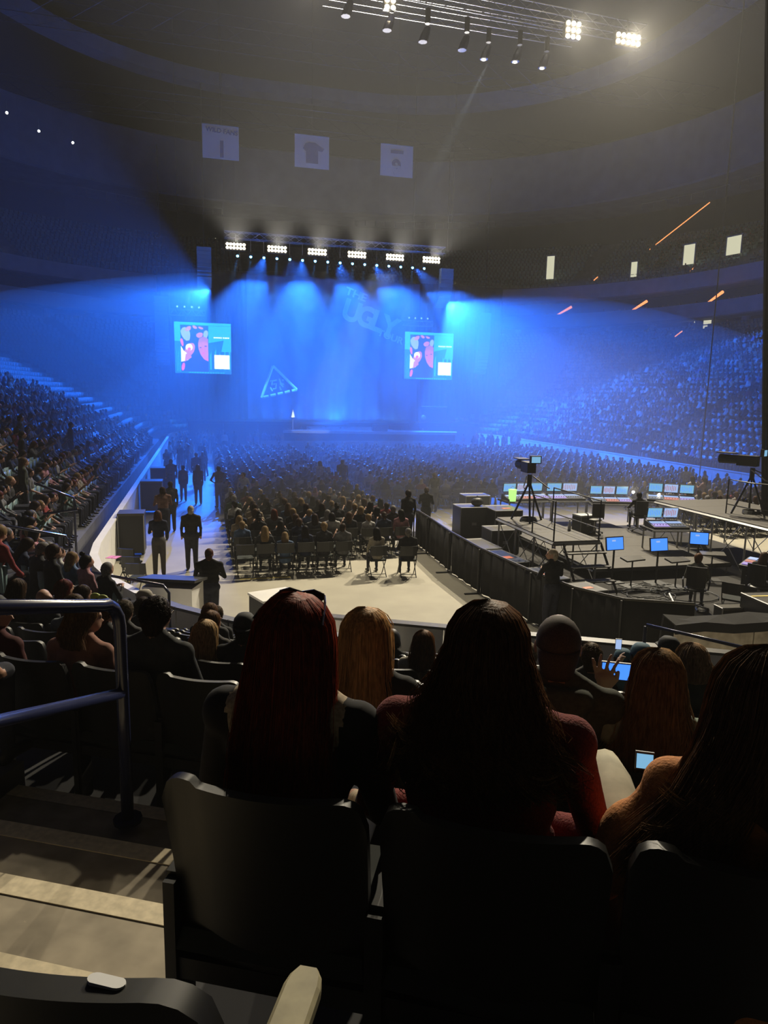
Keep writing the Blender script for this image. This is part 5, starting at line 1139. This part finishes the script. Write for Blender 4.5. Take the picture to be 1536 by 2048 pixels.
# heroes of the first row ahead
hp1 = Pose(w=1.05, lean=.02, arms='lap', bust=1)
t1 = thing('person', 'woman with very long straight red hair and sunglasses pushed up on her head', 'person', seat_at(-.60, 1, .19), -SA); t1.scale = (.99, .99, .99)
M_lace = mat('cream_lace', (.42, .33, .22), .9, noise=.35, scale=90); M_card = mat('black_cardigan', (.012, .011, .012), .95, noise=.2, scale=60)
def hero_body(P, t, shirt, arm, voxel=.011, extra=(), mats=(None,)):
    L = prims(P) + list(extra); out = []
    me, tg = grow(L, voxel, 5); n = len(me.polygons); c = np.empty(n * 3); me.polygons.foreach_get('center', c); c = c.reshape(-1, 3)
    if arm is not None:
        m = (tg == 0) & (np.abs(c[:, 0]) > .125 + .03 * np.sin(c[:, 2] * 14)) ; tg[m] = 5
    me2 = me
    for m in [shirt, M_pants, M_skin, M_shoe, M_eye, arm or shirt]: me2.materials.append(m)
    me2.polygons.foreach_set('material_index', tg); return link('body', me2, t)
hero_body(hp1, t1, M_lace, M_card)
hero_hair(hp1, t1, (.17, .022, .008), 'long', .50, 1.07, 1500, 3, fly=.03, r=.0011, spread=1.02, shoulder=.05, cut=.25)
sgl = thing('sunglasses', 'dark sunglasses resting on top of the red hair', 'glasses', t1.location, -SA); sgl.scale = t1.scale
for q in (-1, 1):
    G().loft([[hp1.hd((q * .034 + .028 * math.cos(a), .062 + y, 1.280 + .017 * math.sin(a))) for a in [k * math.pi / 7 for k in range(14)]] for y in (0, .004)]).build('lens', M_glass, sgl)
    G().tube([hp1.hd(p) for p in ((q * .062, .062, 1.285), (q * .074, .03, 1.275), (q * .086, -.02, 1.257), (q * .092, -.05, 1.240))], .003, 6).build('temple', M_glass, sgl)
G().tube([hp1.hd(p) for p in ((-.062, .060, 1.288), (-.034, .060, 1.298), (0, .060, 1.290), (.034, .060, 1.298), (.062, .060, 1.288))], .003, 6).build('frame', M_glass, sgl)
hp2 = Pose(w=1.22, lean=.03, arms='lap', yaw=.0, belly=.5)
t2 = thing('person', 'woman with wavy brown hair wearing a dark red knit sweater', 'person', seat_at(-.11, 1, .21), -SA); t2.scale = (1.005, 1.005, 1.005)
M_knit = mat('red_knit', (.16, .016, .012), .95, noise=.3, scale=160, bump=.4)
hero_body(hp2, t2, M_knit, None)
hero_hair(hp2, t2, (.085, .04, .018), 'wavy', .33, 1.02, 2200, 9, fly=.08, wave=.016, curl=1.3, r=.0012, spread=1.0, shoulder=.03, cut=.35)
def curls(P, h, n, xr, yr, zr, dirx, col, seed, L=.07):
    q = random.Random(seed); g = G()
    for _ in range(n):
        x, y, z = q.uniform(*xr), q.uniform(*yr), q.uniform(*zr); a = q.gauss(dirx, .6); b = q.uniform(-.6, .2); l = L * q.uniform(.6, 1.5)
        for w_ in range(9):
            j = (q.gauss(0, .004), q.gauss(0, .003), q.gauss(0, .006))
            g.tube([P.hd((x + j[0] + l * math.sin(a) * (t + .3 * t * t), y + j[1] - .02 * math.sin(t * 3), z + j[2] + l * (-math.cos(a) * t + (.55 + b) * t * t) + b * .02 * t)) for t in (0, .2, .4, .6, .8, 1)], [.0008, .0013, .0013, .0012, .0009, .0004], 3, caps=False)
    o = link('lit_hair_curls', g.mesh('lit_hair_curls', M_hair, True), h, color=col); o['kind'] = 'stuff'  # paler than the hair: light caught on the curls is put into their colour
H2 = t2.children[-1]
curls(hp2, H2, 42, (-.19, .19), (-.16, -.10), (.90, 1.0), 0.0, (.34, .20, .08), 5)
curls(hp2, H2, 10, (-.20, -.10), (-.13, -.05), (.92, 1.0), -.7, (.38, .22, .09), 6, .04); curls(hp2, H2, 10, (.10, .19), (-.13, -.05), (.92, 1.0), .7, (.38, .22, .09), 7, .04)
hp3 = Pose(w=1.1, lean=.02, arms=(((-.33, .02, .73), (-.14, .27, .66)), 'lap'), crossed=True)
t3 = thing('person', 'woman in orange sweater and beige trousers at right edge, hair swept sideways', 'person', seat_at(.50, 1, .14), -SA + .08); t3.scale = (.975, .975, .975)
M_or = mat('orange_sweater', (.52, .20, .055), .9, noise=.2, scale=120, bump=.3)
hero_body(hp3, t3, M_or, None, extra=[('e', ((-.26, -.0, .80), (.085, .085, .12)), 0), ('e', ((-.32, .05, .70), (.06, .075, .07)), 0)])
G().loft([[(-.22 + .08 * math.cos(a) * s_, .22 + i * .10, .60 + .02 * i + .085 * math.sin(a) * s_) for a in [k * math.pi / 6 for k in range(12)]] for i, s_ in enumerate((.9, 1, 1, .9, .6))]).build('trouser_leg', mat('beige_trousers', (.50, .46, .34), .85, noise=.15), t3, True)
hero_hair(hp3, t3, (.13, .07, .035), 'long', .42, 1.14, 1500, 21, fly=.05, wave=.006, r=.0011, spread=1.05, sideblow=.16, shoulder=.02, cut=.35)
curls(hp3, t3.children[-1], 14, (-.19, -.08), (-.12, -.05), (.90, 1.0), -.9, (.34, .20, .09), 8, .06)
phone(None, 'phone with a pale blue screen half hidden by the swept hair at right', sw(.325, 1.98, 3.755), -SA, M_scr_c, -.2, .05, .05)
# second row ahead
P = Pose(w=.98, lean=-.02, arms='lap', bust=1); t = thing('person', 'woman with long blond hair seated beyond the red-haired woman', 'person', seat_at(-.635, 2, .17), -SA); t.scale = (.97,) * 3
link('body', body_mesh(P, .014), t, color=(.02, .02, .02)); hero_hair(P, t, (.34, .20, .085), 'wavy', .42, 1.06, 900, 31, fly=.03, wave=.006, r=.0012)
P = Pose(w=1.12, arms='lap', yaw=0.0); t = thing('person', 'man with a shaved head in a grey green hooded jacket', 'person', seat_at(.09, 2, .17), -SA); t.scale = (1.0,) * 3
M_hood = mat('grey_green_hoodie', (.055, .058, .042), .95, noise=.3, scale=60); mm = list(BODYM); mm[0] = M_hood
link('body', body_mesh(P, .012, mm, extra=[('c', ((-.09, -.09, 1.01), (.09, -.09, 1.01), .045, .045), 0), ('e', ((0, -.10, .97), (.11, .05, .07)), 0)]), t); link('hair', hair_geo('crop', P, .2, .97, 2).mesh('hair', mat('stubble', (.05, .03, .02), .8, noise=.4, scale=200), True), t)
P = Pose(w=.95, arms=(((-.20, .17, .80), (-.155, .30, .985)), ((.24, .12, .80), (.02, .33, .98))), sleeves=True, nod=.0, bust=1)
def finger_hand(c, s_=1.0):
    """open left hand holding a phone edge: palm, four spread fingers, thumb"""
    c = Vector(c); L = []; px = Vector((1, 0, 0)); pz = Vector((0, 0, 1)); py = Vector((0, 1, 0))
    L.append(('c', (tuple(c - pz * .05), tuple(c + pz * .01), .026, .034), 2)); L.append(('c', (tuple(c + pz * .015 - px * .018), tuple(c + pz * .015 + px * .018), .024, .024), 2))
    for o, l, sx, bend in ((-.034, .062, -.35, .02), (-.014, .080, -.22, .015), (.008, .084, .02, .01), (.028, .072, .30, .03)):
        b = c + px * o + pz * .03; m_ = b + (pz + px * sx).normalized() * l * .55; e = m_ + (pz + px * (sx + .35 if sx > -.3 else sx + .1) + py * .3).normalized() * l * .5
        L.append(('c', (tuple(b), tuple(m_), .0095, .0085), 2)); L.append(('c', (tuple(m_), tuple(e), .0085, .0072), 2))
    b = c + px * .028 - pz * .02; m_ = b + px * .025 + pz * .03; e = m_ + pz * .035 + px * .004; L.append(('c', (tuple(b), tuple(m_), .012, .010), 2)); L.append(('c', (tuple(m_), tuple(e), .010, .0085), 2))
    return L
t = thing('person', 'woman with long light brown hair holding up a phone sideways with spread fingers', 'person', seat_at(.44, 2, .17), -SA); t.scale = (.925,) * 3
body = [p for p in prims(P)]
body = [p for i, p in enumerate(body) if not (p[0] == 'c' and p[2] == 2 and p[1][2] < .0118 and p[1][0][0] < -.05 and p[1][0][2] > .9 and p[1][0][1] > .2)]
me, tg = grow(body + finger_hand((-.165, .30, 1.03)), .0062, 3)
for m in [mat('pale_green_top', (.20, .25, .19), .9, noise=.2, scale=60), M_pants, M_skin, M_shoe, M_eye]: me.materials.append(m)
me.polygons.foreach_set('material_index', tg); link('body', me, t); G().tube([(-.165 + .033 * math.cos(a), .30 + .033 * math.sin(a), .955) for a in [k * .7 for k in range(10)]], .003, 5).build('bracelet', M_alu, t)
hero_hair(P, t, (.16, .095, .045), 'wavy', .36, 1.04, 900, 41, fly=.05, wave=.008, r=.0012)
ph_ = sw(.44 - .095 * .94, ROWV(2) + .17 + .325 * .94, ROWF(2) + 1.05 * .94)
phone(None, 'phone held sideways showing the blue stage, in the long-haired woman\'s raised hand', ph_, -SA, M_scr_b, 0, .15, .075)
# listed heads of the following rows: u, row, height, label, shirt, hair, style, pose args
ROWP = [
 (-2.10, 3, 1.20, 'man with thick dark hair and glasses wearing a dark denim jacket', (.035, .037, .038), (.03, .018, .012), ('short', .2), dict(w=1.15)),
 (-2.62, 3, 1.12, 'woman leaning aside with bare pinkish shoulder-top and green bow in her hair', (.30, .15, .11), (.15, .08, .04), ('wavy', .2), dict(w=1.05, lean=.12, yaw=-.5)),
 (-3.25, 3, 1.10, 'bearded man in profile wearing a dark cap and red plaid collar', (.06, .012, .010), (.05, .03, .02), ('crop', .2), dict(w=1.15, yaw=-1.2, lean=.1)),
 (-1.98, 4, 1.12, 'person with a black backward cap beside the small blond head', (.012, .012, .014), (.02, .015, .01), ('crop', .2), dict(w=1.05, yaw=.3)),
 (-2.28, 4, 1.05, 'woman with straight pale blond hair at left centre', (.02, .02, .02), (.40, .27, .14), ('long', .3), dict(w=.85)),
 (-2.72, 5, 1.10, 'woman with shoulder length brown hair and an earring', (.05, .045, .04), (.15, .07, .03), ('long', .3), dict(w=.95, yaw=-.4)),
 (-.86, 5, 1.10, 'woman with long auburn hair in a pale short-sleeved top', (.34, .32, .27), (.16, .07, .025), ('long', .33), dict(w=.95, sleeves=False)),
 (.44, 5, 1.12, 'man with tousled brown hair and grey sweater in the middle right', (.07, .065, .055), (.14, .09, .045), ('short', .2), dict(w=1.1)),
 (.80, 5, 1.15, 'person in a teal beanie and pale teal jacket filming with a bright phone', (.16, .30, .30), (.03, .02, .02), ('crop', .2), dict(w=1.1, arms='phone', yaw=.2)),
 (.79, 6, 1.08, 'person with dark auburn hair just beyond the teal beanie', (.03, .03, .03), (.06, .025, .015), ('short', .2), dict(w=.9)),
 (1.16, 6, 1.23, 'man in a dark baseball cap looking left near the guard rail', (.03, .03, .032), (.04, .03, .02), ('crop', .2), dict(w=1.1, yaw=.6)),
 (.95, 4, 1.20, 'balding woman-like figure with thin light hair in a dark green top', (.05, .06, .045), (.30, .20, .12), ('bob', .13), dict(w=1.05)),
 (1.32, 4, 1.16, 'blond person whose head shows above the right edge woman', (.08, .08, .08), (.38, .26, .14), ('bun', .2), dict(w=.95)),
 (-.04, 5, 1.08, 'grey blond haired person holding an upright blue phone', (.20, .12, .10), (.36, .30, .22), ('short', .2), dict(w=.95, arms='phone')),
 (-.14, 6, 1.06, 'light haired person just beyond the grey blond phone holder', (.08, .08, .08), (.30, .22, .14), ('bob', .13), dict(w=.9)),
 (.55, 7, 1.12, 'dark haired person farthest away at the block front, middle right', (.02, .02, .02), (.06, .035, .02), ('bob', .13), dict(w=1.0)),
 (-1.52, 7, 1.05, 'person in a black hood seated at the block front', (.008, .008, .009), (.008, .008, .009), ('bob', .1), dict(w=1.0)),
 (-1.85, 7, 1.04, 'balding man at the block front with tattooed denim jacket neighbour', (.10, .10, .11), (.15, .08, .04), ('crop', .2), dict(w=1.0, yaw=-.4)),
 (-1.75, 6, 1.04, 'person in a denim jacket with a paper bag on the back', (.09, .10, .12), (.12, .07, .04), ('short', .2), dict(w=1.1)),
 (-1.0, 6, 1.05, 'brown haired person half hidden by the long auburn hair', (.06, .055, .05), (.12, .07, .04), ('short', .2), dict(w=.95)),
 (-2.62, 6, 1.08, 'person with light curly hair beyond the earring woman', (.06, .06, .06), (.32, .20, .10), ('short', .2), dict(w=.95)),
 (-2.45, 7, 1.05, 'dark blond head just right of the curly one', (.05, .05, .05), (.22, .14, .07), ('short', .2), dict(w=.95)),
 (-5.15, 6, 1.15, 'bald man with glasses seen in profile above the blue handrail', (.03, .03, .035), None, None, dict(w=1.1, yaw=-1.1)),
 (-5.45, 6, 1.24, 'woman with long dark brown hair above the blue handrail at far left', (.08, .06, .05), (.06, .035, .02), ('long', .33), dict(w=.95)),
 (-5.6, 7, 1.30, 'woman with dark red hair left of centre in the corner seats', (.05, .02, .02), (.10, .015, .012), ('bob', .16), dict(w=1.0, yaw=-.3)),
 (-5.35, 7, 1.25, 'person with dark hair in a grey hooded top near the guard rail at left', (.12, .11, .10), (.05, .03, .02), ('wavy', .2), dict(w=1.05, yaw=-.3)),
 (-5.1, 8, 1.28, 'person in a light camouflage cap at left', (.02, .02, .02), (.2, .17, .13), ('crop', .2), dict(w=1.0, yaw=-.8)),
 (-4.05, 5, 1.13, 'short haired man in pale denim jacket at left, looking right', (.14, .15, .15), (.10, .06, .03), ('short', .2), dict(w=1.1, yaw=-.7)),
 (-3.1, 4, 1.14, 'person wearing a lime green bow over reddish brown hair', (.03, .03, .03), (.16, .08, .035), ('short', .2), dict(w=.95, yaw=-.3)),
 (-3.55, 5, 1.12, 'person with grey brown hair behind the green bow', (.05, .05, .05), (.12, .09, .06), ('short', .2), dict(w=1.0)),
 (-3.95, 6, 1.16, 'dark haired person between the green bow and the guard rail', (.03, .03, .03), (.05, .03, .02), ('short', .2), dict(w=1.0)),
 (-5.9, 6, 1.28, 'grey haired person cut by the left edge', (.05, .05, .05), (.40, .38, .35), ('short', .2), dict(w=1.0)),
 (-3.6, 7, 1.14, 'brown haired person near the white gate box', (.04, .04, .04), (.10, .06, .03), ('short', .2), dict(w=1.0)),
 (-3.2, 6, 1.16, 'auburn haired head right of the white gate box', (.04, .04, .04), (.18, .09, .04), ('short', .2), dict(w=1.0)),
]
for i, (u, k, h, lb, sh, hc, hst, kw) in enumerate(ROWP):
    s_ = min(1.03, max(.9, h / 1.29)); dz = h - 1.29 * s_
    P = Pose(**kw); loc = seat_at(u, k, .15); t, b, hh = sperson(P, loc[0], loc[1], loc[2] + min(0, dz), -SA, lb, sh, hc or (0, 0, 0), hst, .017 if k < 5 else .021, s_, hs=i)
    if hh and k < 8:
        q_ = hair_strands_for(hst[0], P, hst[1], i, 420 if k < 5 else 260); st_ = link('hair_strands', q_, hh, color=tuple(min(1, c * 1.5) for c in hc)); st_['kind'] = 'stuff'
    if 'cap' in lb and 'capes' not in lb:
        if 'beanie' not in lb: capm(P, t, (.28, .25, .20) if 'camouflage' in lb else (.012, .012, .014), back='backward' in lb)
    if 'beanie' in lb: capm(P, t, (.03, .10, .15), brim=False)
    if 'hood' in lb and 'black' in lb: G().ell(P.hd((0, -.01, 1.18)), (.115, .125, .135), 14, 10).build('hood', M_black, t, True)
    if 'green bow' in lb and k == 4:
        for q in (-1, 1): G().ell(P.hd((q * .045, -.02, 1.30)), (.05, .025, .035), 10, 7).build('bow_loop', mat('lime_bow', (.35, .42, .08), .6), t, True)
    if 'glasses' in lb:
        for q in (-1, 1): G().tube([P.hd((q * .03 + .022 * math.cos(a), .132, 1.178 + .018 * math.sin(a))) for a in [z_ * .7 for z_ in range(10)]], .003, 5).build('eyeglass_rim', M_glass, t)
        G().tube([P.hd((.05, .13, 1.18)), P.hd((.083, .03, 1.185))], .003, 5).build('eyeglass_temple', M_glass, t)
    if k == 5 and 'beanie' in lb: phone(None, 'phone with a bright white screen held left of the teal beanie', sw(u - .13, ROWV(5) + .5, ROWF(5) + 1.02), -SA, M_scr_w, 0, .05, .09)
    if 'upright blue phone' in lb: phone(None, 'upright phone with blue screen beside the grey blond head', sw(u - .13, ROWV(5) + .42, ROWF(5) + .98), -SA, M_scr_b, 0, .06, .13)
# a forearm resting at the left edge belongs to a neighbour in the next seat block
P = Pose(w=1.1, arms=('lap', 'knee'), sleeves=False, lean=.1)
sperson(P, *sw(-2.95, 2.75, 2.70 - .03), -SA, 'person at the left edge with a bare arm beyond the blue handrail', (.02, .02, .025), (.03, .02, .02), ('short', .2), .016)
cup = thing('drink_cup', 'small pale topped drink can on the block front wall', 'can', sw(-1.02, 10.6, 1.2)); G().tube([(0, 0, 0), (0, 0, .15)], .045, 10).build('body', M_casetop, cup); G().tube([(0, 0, .15), (0, 0, .16)], .04, 10).build('lid', M_alu, cup)
# ------------------------------------------------------------------ haze
def haze_mat(name, dens, g):
    hz = bpy.data.materials.new(name); hz.use_nodes = True; nt = hz.node_tree; nt.nodes.clear()
    vo = nt.nodes.new('ShaderNodeVolumeScatter'); vo.inputs['Density'].default_value = dens; vo.inputs['Anisotropy'].default_value = g; vo.inputs['Color'].default_value = (1, 1, 1, 1)
    ou = nt.nodes.new('ShaderNodeOutputMaterial'); nt.links.new(vo.outputs[0], ou.inputs['Volume']); return hz
hb_ = G().bb((-44, -6, .01), (74, 118, 39.9)).build('stage_haze', haze_mat('hall_haze', HAZE, 0)); tag(hb_, 'thin show haze filling the whole arena and catching the beams', 'haze', None, 'stuff')
gz = G(); gz.ell((12, 58, 0), (42, 37, 13), 48, 24); hb2 = gz.build('stage_haze', haze_mat('dense_haze', HAZE_STAGE, 0), smooth=True); tag(hb2, 'thick blue lit haze drifting around and in front of the stage', 'haze', None, 'stuff')
print('objects', len(bpy.data.objects), 'tris', sum(len(m.polygons) for m in bpy.data.meshes))
